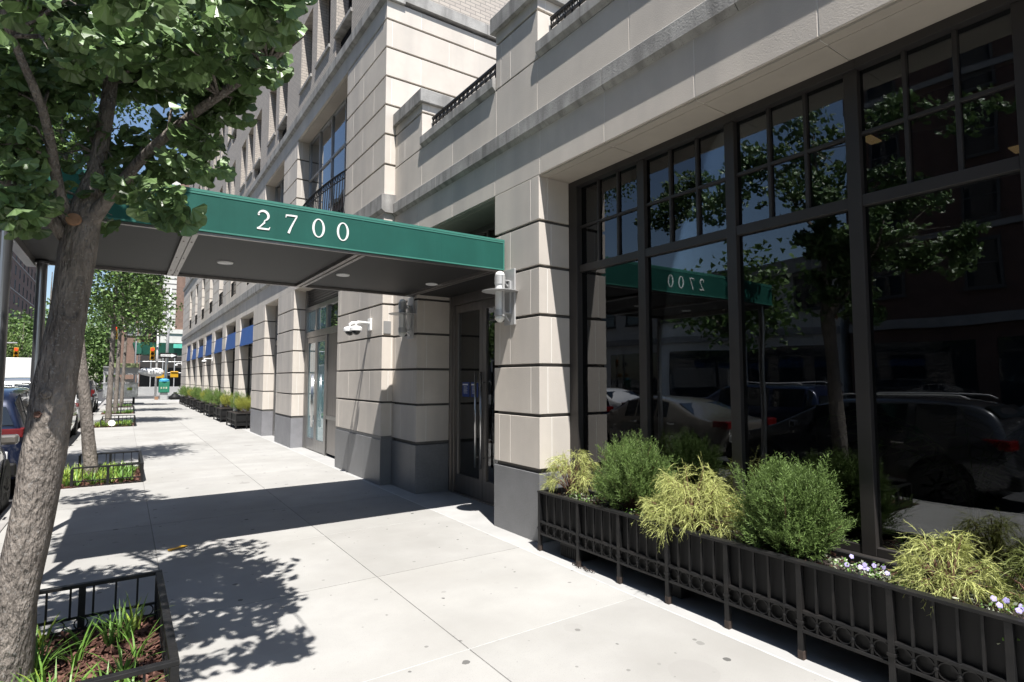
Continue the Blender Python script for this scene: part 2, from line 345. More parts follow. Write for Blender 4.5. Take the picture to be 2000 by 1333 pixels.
# ------------------------------------------------------------------ stone helpers
def front_blocks(mb, x0, x1, y0, y1, z0, z1, splits, sidex=None):
    """one course of stone: pale sealant core just behind the block faces, then the blocks themselves"""
    e = 0.003
    mb.box(x0 + e, x1 - e, y0 + e, y1 - e, z0 + e, z1 - e, 1)
    yy = [y0] + sorted(splits) + [y1]; h = 0.0042
    for i in range(len(yy) - 1):
        a = yy[i] + (h if i else 0); c = yy[i + 1] - (h if i < len(yy) - 2 else 0)
        if i == 0 and sidex:
            xx = [x0] + sidex + [x1]
            for k in range(len(xx) - 1):
                mb.box(xx[k] + (h if k else 0), xx[k + 1] - (h if k < len(xx) - 2 else 0), a, c, z0, z1, 0)
        else: mb.box(x0, x1, a, c, z0, z1, 0)
def courses(mb, x0, x1, y0, y1, zs, gap=0.034, rec=0.03, mode=0, seed=1, step=None, sides=True):
    rn = random.Random(seed)
    mb.box(x0 + rec, x1 - rec * 0.5, y0 + rec, y1 - rec, zs[0], zs[-1], 2)
    for i in range(len(zs) - 1):
        z0 = zs[i] + (gap / 2 if i else 0); z1 = zs[i + 1] - (gap / 2 if i < len(zs) - 2 else 0)
        L = y1 - y0
        if step:
            o_ = (0.5 if i % 2 else 1.0) * step; sp = []
            y = y0 + o_
            while y < y1 - 0.15: sp.append(y); y += step
        else: sp = [y0 + L * (0.13 if i % 2 else 0.62), y1 - 0.11] if i % 2 == 0 else [y0 + 0.17 * L]
        sx = None
        if sides:
            sx = [x0 + 0.11] if i % 2 else [x0 + 0.16]
            w_ = x1 - x0
            if w_ > 1.6:
                sx = []; x = x0 + (0.10 if i % 2 else 0.62)
                while x < x1 - 0.2: sx.append(x); x += 1.05
        front_blocks(mb, x0, x1, y0, y1, z0, z1, sp, sx)
STM = [STONE, CAULK, JOINT]
# ------------------------------------------------------------------ the two-storey wing in front (right)
wing = thing('storefront_wing', 'two-storey limestone wing with tall dark shop windows and recessed bronze entrance doors', 'building', (3.5, 4.0, 0))
XW = 3.5; YE = -3.6
zs = [0.735, 1.27, 1.79, 2.31, 2.82, 3.30, 3.78]
# ground floor piers and their granite bases
b = MB(); courses(b, XW, 4.9, 4.60, 5.45, zs, seed=3); b.build('pier', STM, wing, bevel=0.004)
b = MB(); courses(b, XW, 4.62, 7.55, 8.448, zs, seed=4); b.build('pier', STM, wing, bevel=0.004)
b = MB(); courses(b, XW, 4.9, YE - 0.9, YE, zs, seed=5); b.build('pier', STM, wing, bevel=0.004)
def gbase(y0, y1, x1, sp):
    b = MB(); yy = [y0] + sp + [y1]
    b.box(XW + 0.012, x1 - .01, y0 + 0.012, y1 - 0.012, -0.1, 0.69, 1)
    for i in range(len(yy) - 1): b.box(XW - 0.004, x1, yy[i] + (0.002 if i else 0), yy[i + 1] - (0.002 if i < len(yy) - 2 else 0), -0.1, 0.685, 0)
    b.box(XW + 0.03, x1 - 0.02, y0 + 0.03, y1 - 0.03, 0.69, 0.734, 1)
    b.build('granite_base', [GRAN, JOINT], wing, bevel=0.003)
gbase(4.60, 5.45, 4.9, []); gbase(7.55, 8.448, 4.6, [7.70]); gbase(YE - 0.9, YE, 4.9, [])
# lintel course over windows and door with its soffit
b = MB(); yj = [YE - 0.9, -2.8, -1.85, -0.92, 0.0, 0.86, 1.71, 2.64, 3.62, 4.58, 5.45, 6.5, 7.55, 8.445]
b.box(XW + 0.003, 4.9, YE - 0.89, 8.443, 3.789, 4.305, 1)
for i in range(len(yj) - 1): b.box(XW, 4.2, yj[i] + 0.003, yj[i + 1] - 0.003, 3.785, 4.31, 0)
b.build('lintel', STM, wing, bevel=0.004)
for (y0, y1) in ((YE, 4.60), (5.45, 7.55)):
    b = MB(); c = [y for y in yj if y0 < y < y1]; c = [y0] + c + [y1]
    for i in range(len(c) - 1):
        b.box(XW + 0.02, XW + 0.105, c[i] + 0.004, c[i + 1] - 0.004, 3.768, 3.784, 0); b.box(XW + 0.111, 4.15, c[i] + 0.004, c[i + 1] - 0.004, 3.765, 3.784, 0)
    b.box(XW + 0.025, 4.15, y0 + 0.01, y1 - 0.01, 3.771, 3.7835, 1)
    b.build('soffit', [SOFFIT, CAULK], wing)
# cornice ledge
def ledge(mb, x, y0, y1, z0, z1, proj, joints, back=0.3, m=0):
    jj = [y0] + joints + [y1]
    poly = [(x + back, z0 - 0.0), (x, z0 - 0.0), (x - proj * 0.55, z0 + 0.025), (x - proj, z0 + 0.045), (x - proj, z1 - 0.012), (x - proj + 0.012, z1), (x + back, z1 + 0.02)]
    for i in range(len(jj) - 1):
        mb.prism(poly, lambda p, d: (p[0], d, p[1]), jj[i] + 0.003, jj[i + 1] - 0.003, m)
    mb.box(x - proj + 0.006, x + back - 0.01, y0 + 0.02, y1 - 0.02, z0 + 0.05, z1 - 0.012, 1)
b = MB(); ledge(b, XW, YE - 0.9, 8.447, 4.25, 4.46, 0.05, [-2.4, -1.2, 0.0, 1.1, 2.25, 3.6, 4.9, 5.9, 6.9, 7.9]); b.build('cornice', [WEATH, CAULK], wing)
# parapet wall, blocking piers, copings
b = MB(); yj2 = [YE - 0.9, -1.8, 0.1, 1.75, 3.3, 4.62, 5.42, 6.5, 7.45, 8.446]
b.box(XW + 0.004, XW + 0.34, YE - 0.88, 8.444, 4.45, 5.04, 1)
for i in range(len(yj2) - 1): b.box(XW, XW + 0.35, yj2[i] + 0.003, yj2[i + 1] - 0.003, 4.44, 5.045, 0)
b.build('parapet', STM, wing, bevel=0.004)
def blocking(y0, y1):
    b = MB(); courses(b, XW - 0.002, XW + 0.47, y0, y1, [5.06, 5.60, 5.745], gap=0.03, seed=int(y0 * 10)); b.build('parapet_pier', STM, wing, bevel=0.004)
    b = MB(); b.box(XW - 0.055, XW + 0.53, y0 - 0.055, y1 + (0.055 if y1 < 8 else 0), 5.745, 5.94, 0); b.build('coping', [WEATH], wing, bevel=0.006)
blocking(4.61, 5.43); blocking(7.45, 8.44)
b = MB(); ledge(b, XW, 5.44, 7.44, 5.05, 5.215, 0.045, [6.4], back=0.4); b.build('coping', [WEATH, CAULK], wing)
b = MB(); ledge(b, XW, YE - 0.9, 4.6, 5.05, 5.215, 0.045, [-2.0, -0.4, 1.2, 2.6, 3.9], back=0.4); b.build('coping', [WEATH, CAULK], wing)
def terrace_rail(y0, y1, x=3.66, z=5.235):
    b = MB()
    b.box(x - 0.02, x + 0.02, y0, y1, z + 0.28, z + 0.31); b.box(x - 0.015, x + 0.015, y0, y1, z + 0.2, z + 0.222); b.box(x - 0.015, x + 0.015, y0, y1, z + 0.05, z + 0.07)
    n = int((y1 - y0) / 0.115)
    for i in range(n + 1):
        y = y0 + (y1 - y0) * i / n
        b.tube([(x, y, z), (x, y, z + .09), (x, y, z + 0.12), (x, y, z + .15), (x, y, z + 0.29)], [0.009, .009, 0.019, .009, 0.009], 6)
        if i < n: b.ring((x, y + (y1 - y0) / n / 2, z + 0.251), (1, 0, 0), 0.028, 0.006, 12, 5)
    b.build('terrace_railing', BLACK, wing)
terrace_rail(5.46, 7.42); terrace_rail(YE, 4.58)
# wall under the shop windows, roof, interior
b = MB(); b.box(3.99, 4.3, YE, 4.60, -0.1, 0.50, 0); b.build('window_base', [GRAN], wing)
b = MB(); b.box(3.84, 4.30, YE, 4.60, 0.50, 0.535, 0); b.build('window_sill', [BRONZE], wing)
b = MB()
b.box(9.5, 9.6, YE - .9, 8.44, -0.1, 4.2); b.box(4.3, 9.5, YE - 1, YE - .91, -0.1, 4.2); b.box(4.9, 9.5, 4.9, 5.0, -0.1, 4.2); b.box(4.2, 9.6, YE - 1, 8.44, 4.2, 4.3)
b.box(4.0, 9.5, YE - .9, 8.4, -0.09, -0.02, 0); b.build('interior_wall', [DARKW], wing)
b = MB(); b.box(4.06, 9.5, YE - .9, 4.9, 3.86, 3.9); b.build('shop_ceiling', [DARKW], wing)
b = MB(); b.box(3.9, 9.6, YE - 1, 8.44, 4.46, 4.6); b.build('terrace_floor', [GROUND], wing)
for (x, y) in ((5.6, 2.3), (5.6, 1.0), (7.0, 1.6), (7.0, 0.2), (8.3, 1.2)):
    b = MB(); b.box(x - 0.11, x + 0.11, y - 0.045, y + 0.045, 3.845, 3.857); b.build('ceiling_lamp', [WARM], wing)
# shop windows
mull = [4.485, 3.59, 2.645, 1.725, 0.85, -0.04, -0.93, -1.82, -2.7, YE + 0.05]
for i in range(len(mull) - 1):
    y1, y0 = mull[i], mull[i + 1]; f = MB()
    hw = 0.043
    f.box(3.925, 4.02, y0 - hw, y0 + hw, 0.536, 3.70, 0)
    if i == 0: f.box(3.90, 4.02, y1 - 0.02, 4.597, 0.536, 3.70, 0)
    a, c = y0 + hw, (y1 - 0.021 if i == 0 else y1 - hw)
    f.box(3.93, 4.02, a, c, 2.775, 2.85, 0); f.box(3.90, 4.03, y0 - hw, (4.597 if i == 0 else y1 - hw), 3.70, 3.764, 0); f.box(3.93, 4.02, a, c, 0.536, 0.59, 0)
    for k in (1, 2):
        y = a + (c - a) * k / 3; f.box(3.945, 3.995, y - 0.012, y + 0.012, 2.85, 3.70, 0)
    f.box(3.947, 3.994, a, c, 3.254, 3.278, 0)
    win = f.build('shop_window', [BRONZE], wing, bevel=0.003); WL[win.name] = WL[wing.name]
    p = MB(); p.box(3.970, 3.974, a, c, 0.59, 2.775); p.build('pane', [PANE], win)
    for k in range(3):
        for (za, zb) in ((2.85, 3.252), (3.28, 3.70)):
            p = MB(); ya = a + (c - a) * k / 3 + (0.014 if k else 0); yb = a + (c - a) * (k + 1) / 3 - (0.014 if k < 2 else 0)
            p.box(3.9705, 3.9735, ya, yb, za, zb); p.build('pane', [PANE], win)
pp = thing('potted_palm', 'feathery indoor palm faintly visible behind the right shop window', 'plant', (5.2, 1.55, 0))
b = MB(); b.lathe([(.16, 0), (.2, .35), (.22, .36), (.2, .38)], (5.2, 1.55, 0), n=20); b.build('pot', [GREYM], pp)
b = MB(); r_ = random.Random(12)
for k in range(15):
    a = k * 2.4; hd = Vector((math.cos(a), math.sin(a), 0)); Ls = r_.uniform(.9, 1.5); P = [Vector((5.2, 1.55, .4))]
    for t in range(1, 13):
        u = t / 12; P.append(Vector((5.2, 1.55, .4)) + Vector((0, 0, 1)) * (Ls * 1.5 * u * (1 - .5 * u)) + hd * Ls * .75 * u * u)
    b.tube(P, 0.005, 4)
    for t in range(4, 13):
        for sg in (-1, 1):
            sx = hd.cross(Vector((0, 0, 1))) * sg; e = (sx * .8 + hd * .5 + Vector((0, 0, -.35))).normalized() * .26; w2 = (P[t] - P[t - 1]).normalized() * .008; i0 = len(b.v)
            b.v += [tuple(P[t] - w2), tuple(P[t] + w2), tuple(P[t] + e)]; b.f.append((i0, i0 + 1, i0 + 2)); b.m.append(0)
b.build('fronds', [LEAFD], pp)
# entrance doors
fx = 4.05
b = MB(); b.box(fx - 0.02, fx + 0.1, 7.40, 7.548, 0.0, 3.76); b.box(fx - 0.04, fx + 0.06, 7.47, 7.50, 0.0, 3.76); b.box(fx - 0.02, fx + 0.1, 5.452, 5.60, 0.0, 3.76)
b.box(fx - 0.03, fx + 0.1, 5.60, 7.40, 2.74, 2.90); b.box(fx - .02, fx + .1, 5.60, 7.40, 3.68, 3.76)
for y in (6.05, 6.5, 6.95): b.box(fx, fx + 0.06, y - 0.025, y + 0.025, 2.90, 3.68)
b.box(fx - 0.06, fx + 0.12, 5.60, 7.40, -0.02, 0.012); b.build('door_frame', [DSTEEL], wing, bevel=0.003)
b = MB(); b.box(fx + 0.03, fx + 0.035, 5.60, 7.40, 2.9, 3.68); b.build('transom_pane', [DPANE], wing)
def door(par, x, y0, y1, hy, mats, zt=2.735, botrail=0.27, side=0.085, top=0.12, glassm=DPANE, hx=0.07, hz=(0.44, 1.74)):
    d = MB(); d.box(x, x + 0.05, y0, y0 + side, 0.014, zt); d.box(x, x + 0.05, y1 - side, y1, 0.014, zt)
    d.box(x, x + 0.05, y0 + side, y1 - side, 0.014, botrail); d.box(x, x + 0.05, y0 + side, y1 - side, zt - top, zt)
    o = d.build('door', mats, par, bevel=0.003); WL[o.name] = WL[par.name]
    p = MB(); p.box(x + 0.022, x + 0.03, y0 + side, y1 - side, botrail, zt - top); p.build('door_pane', [glassm], o)
    h = MB(); h.tube([(x - hx, hy, hz[0]), (x - hx, hy, hz[1])], 0.017, 12)
    for z in (hz[0] + 0.14, hz[1] - 0.14): h.tube([(x - hx, hy, z), (x + 0.005, hy, z)], 0.008, 8)
    h.build('handle', [CHROME], o, smooth=True)
    return o
door(wing, fx, 6.615, 7.395, 6.685, [DSTEEL]); door(wing, fx, 5.81, 6.607, 6.54, [DSTEEL])
b = MB(); b.box(fx + .01, fx + .05, 5.60, 5.80, 0.012, 2.74); b.build('door_side_panel', [DSTEEL], wing)
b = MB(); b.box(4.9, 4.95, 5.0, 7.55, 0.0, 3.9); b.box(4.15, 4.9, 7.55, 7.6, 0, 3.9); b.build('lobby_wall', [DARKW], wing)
for y in (7.105, 6.86):
    b = MB(); b.box(fx + 0.019, fx + 0.0215, y - 0.10, y + 0.10, 1.39, 1.60, 0)
    b.box(fx + 0.017, fx + 0.0185, y - 0.06, y + 0.085, 1.555, 1.575, 1)
    for k in range(6): b.box(fx + 0.017, fx + 0.0185, y - 0.03 - 0.02 * (k % 2), y + 0.06, 1.53 - k * 0.018, 1.535 - k * 0.018, 1)
    o = b.build('notice', [mat('blue notice paper', (0.015, 0.045, 0.22), 0.5, 0.05), WHITE])
    tag(o, 'blue printed notice on the entrance door glass, ' + ('nearer the left door frame' if y > 7 else 'nearer the long steel handles'), 'notice', 'notices on the door')

# ------------------------------------------------------------------ the tall tower beyond it
tower = thing('apartment_tower', 'tall apartment building of limestone below and buff brick above with blue awning bays', 'building', (3.32, 8.45, 0))
XT = 3.32; Y0 = 8.45; YF = 46.6
bays = [(10.72, 14.16), (15.9, 17.6)] + [(19.4 + 3.46 * k, 21.88 + 3.46 * k) for k in range(7)]
zg = [0.755, 1.28, 1.79, 2.32, 2.83, 3.33, 3.80]
edges = [Y0] + [v for bb in bays for v in bb] + [YF]
for i in range(0, len(edges), 2):
    y0, y1 = edges[i], edges[i + 1]
    b = MB(); courses(b, XT, 4.05, y0, y1, zg, gap=0.032, seed=20 + i, step=(1.05 if i == 0 else None)); b.build('pier', STM, tower, bevel=0.004 if i < 6 else 0)
    b = MB(); n = 3 if i == 0 else 1; sp = [y0 + (y1 - y0) * k / n for k in range(n + 1)]
    b.box(XT + 0.012, 4.0, y0 + 0.012, y1 - 0.012, -0.1, 0.75, 1)
    for k in range(n): b.box(XT - 0.004, 4.05, sp[k] + (0.002 if k else 0), sp[k + 1] - (0.002 if k < n - 1 else 0), -0.1, 0.70, 0)
    b.build('granite_base', [GRAN if i < 2 else mat('grey granite', (0.24, 0.24, 0.25), 0.5, 0.15, 3, speck=(200, (0.34, 0.34, 0.35), 0.6))], tower, bevel=0.003) if i < 2 else b.build('granite_base', [MATS['grey granite'] if 'grey granite' in MATS else mat('grey granite', (0.22, 0.22, 0.235), 0.5, 0.18, 3, speck=(200, (0.34, 0.34, 0.35), 0.6)), JOINT], tower, bevel=0.003)
b = MB(); b.box(XT + 0.003, 4.5, Y0 + .003, YF, 3.805, 4.33, 1)
y = Y0; 
while y < YF:
    y2 = min(y + 1.33, YF); b.box(XT, 4.05, y + (0.002 if y > Y0 else 0), y2 - 0.002, 3.80, 4.34, 0); y = y2
b.build('lintel', STM, tower, bevel=0.004)
for (y0, y1) in bays:
    b = MB(); b.box(XT + 0.05, 4.04, y0, y1, 3.782, 3.799, 0); b.build('soffit', [SOFFIT], tower)
b = MB(); ledge(b, XT, Y0 - 0.05, YF, 4.30, 4.59, 0.06, [9.6, 10.9, 12.2, 13.5, 14.8] + [16.2 + 1.9 * k for k in range(14)]); b.build('cornice', [WEATH, CAULK], tower)
# tower's side return above and beside the wing (faces the camera)
zsd = [4.60, 5.10, 5.60, 6.09, 6.57, 7.06, 7.54, 7.86]
b = MB(); courses(b, XT, 13.0, Y0, 10.42, zsd, gap=0.034, seed=33, step=1.05); b.build('rusticated_wall', STM, tower, bevel=0.004)
b = MB(); b.box(4.07, 13.0, Y0 + 0.01, 10.6, 0, 4.6); b.build('backing_wall', [STONE], tower)
# second floor
win2 = [(10.42, 14.2, 4.62, 7.5), (15.62, 18.1, 4.62, 7.5)] + [(19.65 + 3.45 * k, 20.93 + 3.45 * k, 4.82, 7.2) for k in range(7)]
e2 = [w_[0] for w_ in win2] + [YF]
for i, w_ in enumerate(win2):
    y0, y1 = w_[1], (win2[i + 1][0] if i + 1 < len(win2) else YF)
    b = MB(); courses(b, XT, 3.95, y0, y1, zsd[:-1] + [7.54], gap=0.034, seed=40 + i, step=None if y1 - y0 < 2 else 1.1); b.build('pier', STM, tower, bevel=0.004 if i < 2 else 0)
    if w_[2] > 4.7:
        b = MB(); b.box(XT, 3.95, w_[0], w_[1], 4.59, 4.82, 0); b.box(XT, 3.95, w_[0], w_[1], 7.2, 7.54, 0); b.build('spandrel', STM, tower)
b = MB(); b.box(XT + .003, 3.95, 10.42, YF, 7.545, 7.86, 1); y = 10.42
while y < YF: y2 = min(y + 1.5, YF); b.box(XT, 3.95, y + 0.003, y2 - .003, 7.541, 7.866, 0); y = y2
b.build('lintel', STM, tower, bevel=0.004)
for w_ in win2[:2]:
    k = 3; b = MB()
    for q in range(k): b.box(XT + .05, 3.94, w_[0] + (w_[1] - w_[0]) * q / k + .004, w_[0] + (w_[1] - w_[0]) * (q + 1) / k - .004, 7.52, 7.54)
    b.build('soffit', [SOFFIT], tower)
b = MB(); ledge(b, XT, Y0 - 0.06, YF, 7.862, 8.10, 0.07, [9.9 + 1.7 * k for k in range(20)])
for k in range(6): b.box(XT + 0.3 + k * 1.6, XT + 1.895 + k * 1.6, Y0 - 0.06, Y0 + 0.3, 7.907, 8.10, 0)
b.build('cornice', [WEATH, CAULK], tower)
def mwin(par, y0, y1, z0, z1, x, vs, hs, fm=GREYM, gm=BPANE, fw_=0.04):
    f = MB(); f.box(x, x + 0.07, y0, y0 + fw_, z0, z1); f.box(x, x + 0.07, y1 - fw_, y1, z0, z1); f.box(x, x + 0.07, y0 + fw_, y1 - fw_, z0, z0 + fw_); f.box(x, x + 0.07, y0 + fw_, y1 - fw_, z1 - fw_, z1)
    for v in vs: f.box(x + 0.004, x + 0.066, v - 0.022, v + 0.022, z0 + fw_, z1 - fw_)
    for h in hs: f.box(x + 0.008, x + 0.062, y0 + fw_, y1 - fw_, h - 0.022, h + 0.022)
    o = f.build('window', [fm], par); WL[o.name] = WL[par.name]
    p = MB(); p.box(x + 0.035, x + 0.04, y0 + fw_, y1 - fw_, z0 + fw_, z1 - fw_); p.build('pane', [gm], o)
    return o
mwin(tower, 10.42, 14.2, 4.6, 7.52, 3.60, [11.4, 12.35, 13.3], [6.55]); mwin(tower, 15.62, 18.1, 4.6, 7.52, 3.60, [16.4, 17.3], [6.55])
for w_ in win2[2:]: mwin(tower, w_[0], w_[1], w_[2], w_[3], 3.56, [], [6.0], BRONZE)
b = MB(); b.box(4.0, 12, 10.5, YF, 4.6, 7.5); b.build('apartment_interior', [DARKW], tower)
# balcony railings
def balcony(y0, y1, z0, z1, bulge, par):
    b = MB(); n = 30 if bulge > .1 else 10; P = []
    for i in range(n + 1):
        t = i / n; P.append((XT + 0.02 - bulge * math.sin(math.pi * t) ** 0.8, y0 + (y1 - y0) * t))
    for z in (z0 + 0.06, z1 - 0.14, z1):
        b.tube([(x, y, z) for x, y in P], 0.018 if z == z1 else 0.012, 6)
    for i, (x, y) in enumerate(P):
        bow = 0.04 if bulge > .1 else 0.0
        b.tube([(x, y, z0), (x - bow, y, z0 + 0.25), (x - bow * 0.6, y, z0 + 0.5), (x, y, z1)], 0.009, 5, cap=False)
        if i < n and bulge > .1:
            b.ring(((x + P[i + 1][0]) / 2, (y + P[i + 1][1]) / 2, z1 - 0.07), (1, 0, 0), 0.045, 0.006, 10, 4)
    return b.build('balcony_railing', BLACK, par)
balcony(10.44, 14.18, 4.62, 5.62, 0.12, tower); balcony(15.64, 18.08, 4.62, 5.5, 0.11, tower)
for w_ in win2[2:]: balcony(w_[0], w_[1], 4.83, 5.35, 0.02, tower)
# brick floors with windows
XB = 3.37; cols = []; g0 = 10.40
for n_, adv in ((3, 5.29), (2, 3.63), (3, 5.29), (2, 3.63), (3, 5.29), (2, 3.63), (3, 5.29), (1, 3)):
    for k in range(n_):
        cols.append((g0 + 1.43 * k, g0 + 1.43 * k + 1.0, k == 0))
    g0 += adv
cols = [c for c in cols if c[1] < YF - 0.4]
NF = 9; FH = 3.1
b = MB(); z = 8.08; ztop = 8.08 + NF * FH + 1.5
for fl in range(NF):
    sill = 8.82 + FH * fl; head = sill + 1.66; zb = 8.08 if fl == 0 else 8.82 + FH * (fl - 1) + 1.66
    lo = sill - 0.53 if True else sill
    b.box(XB, 3.85, Y0, YF, zb, sill - 0.53, 0)
    prev = Y0
    for (a, c, wide) in cols:
        b.box(XB, 3.85, prev, a, sill - 0.53, head, 0)
        if not wide: b.box(XB, 3.85, a, c, sill - 0.53, sill, 0)
        prev = c
    b.box(XB, 3.85, prev, YF, sill - 0.53, head, 0)
b.box(XB, 3.85, Y0, YF, 8.82 + FH * (NF - 1) + 1.66, ztop, 0)
b.box(3.85, 13.0, Y0, 8.9, 8.08, ztop, 0); b.box(3.86, 13, 8.95, YF, 8.1, 8.2, 0)
b.build('brick_wall', [BRICK], tower)
b = MB(); b.box(XB - 0.1, 13, Y0 - 0.1, YF, ztop, ztop + 0.4); b.build('roof_parapet', [WEATH], tower)
b = MB(); b.box(4.4, 12.5, 9.2, YF - .3, 8.3, ztop - .1); b.build('apartment_interior', [DARKW], tower)
cnt = 0; far = MB(); fw_ = 0.045
for fl in range(NF):
    sill = 8.82 + FH * fl; head = sill + 1.66
    for (a, c, wide) in cols:
        tgt = MB() if cnt < 78 else far
        x = 3.62
        tgt.box(x, x + 0.07, a, a + fw_, sill, head, 0); tgt.box(x, x + 0.07, c - fw_, c, sill, head, 0)
        tgt.box(x, x + 0.07, a + fw_, c - fw_, sill, sill + fw_, 0); tgt.box(x, x + 0.07, a + fw_, c - fw_, head - fw_, head, 0)
        tgt.box(x - 0.015, x + 0.06, a + fw_, c - fw_, sill + 0.80, sill + 0.85, 0)
        tgt.box(x + 0.03, x + 0.034, a + fw_, c - fw_, sill + fw_, sill + 0.80, 1); tgt.box(x + 0.045, x + 0.05, a + fw_, c - fw_, sill + 0.85, head - fw_, 1)
        tgt.box(XB - 0.04, 3.62, a - 0.04, c + 0.04, sill - 0.075, sill - 0.003, 2)
        if wide:
            tgt.box(3.50, 3.55, a + .002, c - .002, sill - 0.527, sill - 0.08, 3)
            for k in range(7): tgt.box(3.47, 3.50, a + .01, c - .01, sill - 0.50 + k * 0.055, sill - 0.485 + k * 0.055, 3)
        if tgt is not far: tgt.build('window', [BRONZE, BPANE, WEATH, BLACKP], tower); cnt += 1
far.build('upper_windows', [BRONZE, BPANE, WEATH, BLACKP], tower)['kind'] = 'stuff'
# ground floor shopfronts of the tower
b = MB(); x = 3.61
b.box(x - 0.02, x + 0.08, 10.722, 10.84, 0, 3.78); b.box(x - .02, x + .08, 14.04, 14.158, 0, 3.78)
for z0, z1 in ((3.26, 3.36), (2.62, 2.76)): b.box(x - 0.015, x + 0.08, 10.84, 14.04, z0, z1)
b.box(x - .01, x + .07, 12.35, 12.45, 0, 2.62); b.box(x - .01, x + .07, 13.18, 13.28, 2.76, 3.26); b.box(x - .01, x + .07, 12.35, 12.45, 2.76, 3.26)
b.box(x - .01, x + .07, 13.955, 14.04, 0, 2.62); b.box(x - .005, x + .07, 10.84, 12.35, 0.78, 0.86)
b.build('door_frame', [STEEL], tower, bevel=0.003)
b = MB(); b.box(x + 0.01, x + 0.05, 10.84, 12.35, 0.86, 2.62); b.box(x + .01, x + .05, 10.9, 12.28, 0.06, 0.78); b.build('steel_panel', [DSTEEL], tower, bevel=0.004)
b = MB()
for k in range(7): b.obox((x + 0.03, 12.44, 3.40 + k * 0.058), (0.02, 0, -0.02), (0, 1.60, 0), (0.003, 0, 0.004), 0)
b.box(x + 0.06, x + 0.1, 10.84, 14.04, 3.36, 3.79, 1); b.build('louvre', [BRONZE, DARK], tower)
for (a, c, mm) in ((10.84, 12.35, BPANE), (12.45, 13.18, TPANE), (13.28, 14.04, TPANE)):
    p = MB(); p.box(x + 0.03, x + 0.034, a, c, 2.76, 3.26); p.build('transom_pane', [mm], tower)
d1 = door(tower, x, 12.45, 13.198, 13.15, [STEEL], zt=2.61, glassm=TPANE, hz=(0.55, 1.75)); d2 = door(tower, x, 13.206, 13.955, 13.25, [STEEL], zt=2.61, glassm=TPANE, hz=(0.55, 1.75))
b = MB(); b.box(4.6, 4.7, 10.5, 14.4, 0, 3.8); b.box(3.95, 4.6, 10.6, 10.7, 0, 3.8); b.build('lobby_wall', [TEALP], tower)
b = MB(); b.box(4.05, 12, 14.4, YF, 0, 3.79); b.build('shop_interior', [DARKW], tower)
(ya, yb) = bays[1]
b = MB(); b.box(x, x + 0.06, ya, ya + 0.1, 0, 3.78); b.box(x, x + .06, yb - 0.1, yb, 0, 3.78); b.box(x, x + 0.06, ya + .1, yb - .1, 2.62, 2.76); b.box(x, x + .06, ya + .1, yb - .1, 3.22, 3.78); b.box(x, x + .06, ya + .1, yb - .1, 0.0, 0.12); b.box(x, x + .06, 16.7, 16.8, .12, 3.22); b.build('door_frame', [STEEL], tower)
p = MB(); p.box(x + .03, x + .034, ya + .1, yb - .1, .12, 3.22); p.build('pane', [BPANE], tower)
for i, (ya, yb) in enumerate(bays[2:]): mwin(tower, ya, yb, 0.02, 3.78, x, [(ya * 2 + yb) / 3, (ya + 2 * yb) / 3], [2.4], BRONZE)
# blue awnings over the far bays
for i, (ya, yb) in enumerate(bays[2:]):
    tall = i in (3, 6); zt, zb = (3.76 if tall else 3.40), 2.79
    a = thing('window_awning', '', 'awning', ((XT + 0.1), ya, zb), 'blue awnings along the ground floor')
    b = MB(); xo, xi = XT - 0.005, XT + 0.05
    b.prism([(xi, zt), (xo, zb), (xo + 0.012, zb - 0.012), (xi + 0.02, zt - 0.01)], lambda p, d: (p[0], d, p[1]), ya + 0.02, yb - 0.02); b.build('canvas', [BLUE], a)
    b = MB()
    for y in (ya + 0.05, yb - 0.05): b.tube([(xo + 0.02, y, zb - 0.01), (XT + 0.5, y, zb - 0.01)], 0.012, 6); b.tube([(xi + .03, y, zt - .01), (XT + .5, y, zt - .01)], 0.012, 6)
    b.build('frame', [GREYM], a)
    a['label'] = ['blue canvas awning nearest the grey doors, largest of the row', 'second blue awning along from the grey doors', 'third blue awning along, just before the tall one',
                  'tall blue awning reaching up to the lintel, in the middle of the row', 'low blue awning just beyond the tall middle one', 'small blue awning last but one before the far corner', 'tall pale blue awning at the far corner of the building'][i]

# ------------------------------------------------------------------ entrance canopy
CX0, CX1, CY0, CY1, CZ0, CZ1 = -0.90, 3.475, 5.22, 7.63, 2.865, 3.19
can = thing('entrance_canopy', 'long green entrance canopy numbered 2700 reaching from the doors to the kerb on steel posts', 'canopy', (1.3, 6.4, 0))
b = MB()
b.box(CX0, CX1, CY0, CY0 + 0.02, CZ0, CZ1, 0); b.box(CX0, CX1, CY1 - 0.02, CY1, CZ0, CZ1, 0); b.box(CX0, CX0 + 0.02, CY0 + 0.02, CY1 - 0.02, CZ0, CZ1, 0)
b.prism([(CY0 + 0.02, CZ1 - 0.03), (CY1 - 0.02, CZ1 - 0.03), (CY1 - 0.02, CZ1 - .001), ((CY0 + CY1) / 2, CZ1 + 0.05), (CY0 + 0.02, CZ1 - .001)], lambda p, d: (d, p[0], p[1]), CX0 + 0.02, CX1, 1)
for xs_ in (-0.35, 0.62, 1.84, 2.7): b.box(xs_ - 0.012, xs_ + 0.012, CY0 - 0.0012, CY0 - 0.0002, CZ0 + 0.015, CZ1 - 0.019, 0)
b.build('canvas', [GREEN, mat('muted canopy roof', (0.035, 0.06, 0.05), 0.8, 0.2, 3)], can, bevel=0.004)  # roof colour dulled to weaken the green light it bounces onto the stone
b = MB()
b.box(CX0 - .006, CX1 + .004, CY0 - 0.006, CY0 + 0.03, CZ1 + 0.0005, CZ1 + 0.022); b.box(CX0 - .006, CX1 + .004, CY0 - 0.004, CY0 - 0.0005, CZ1 - 0.018, CZ1)
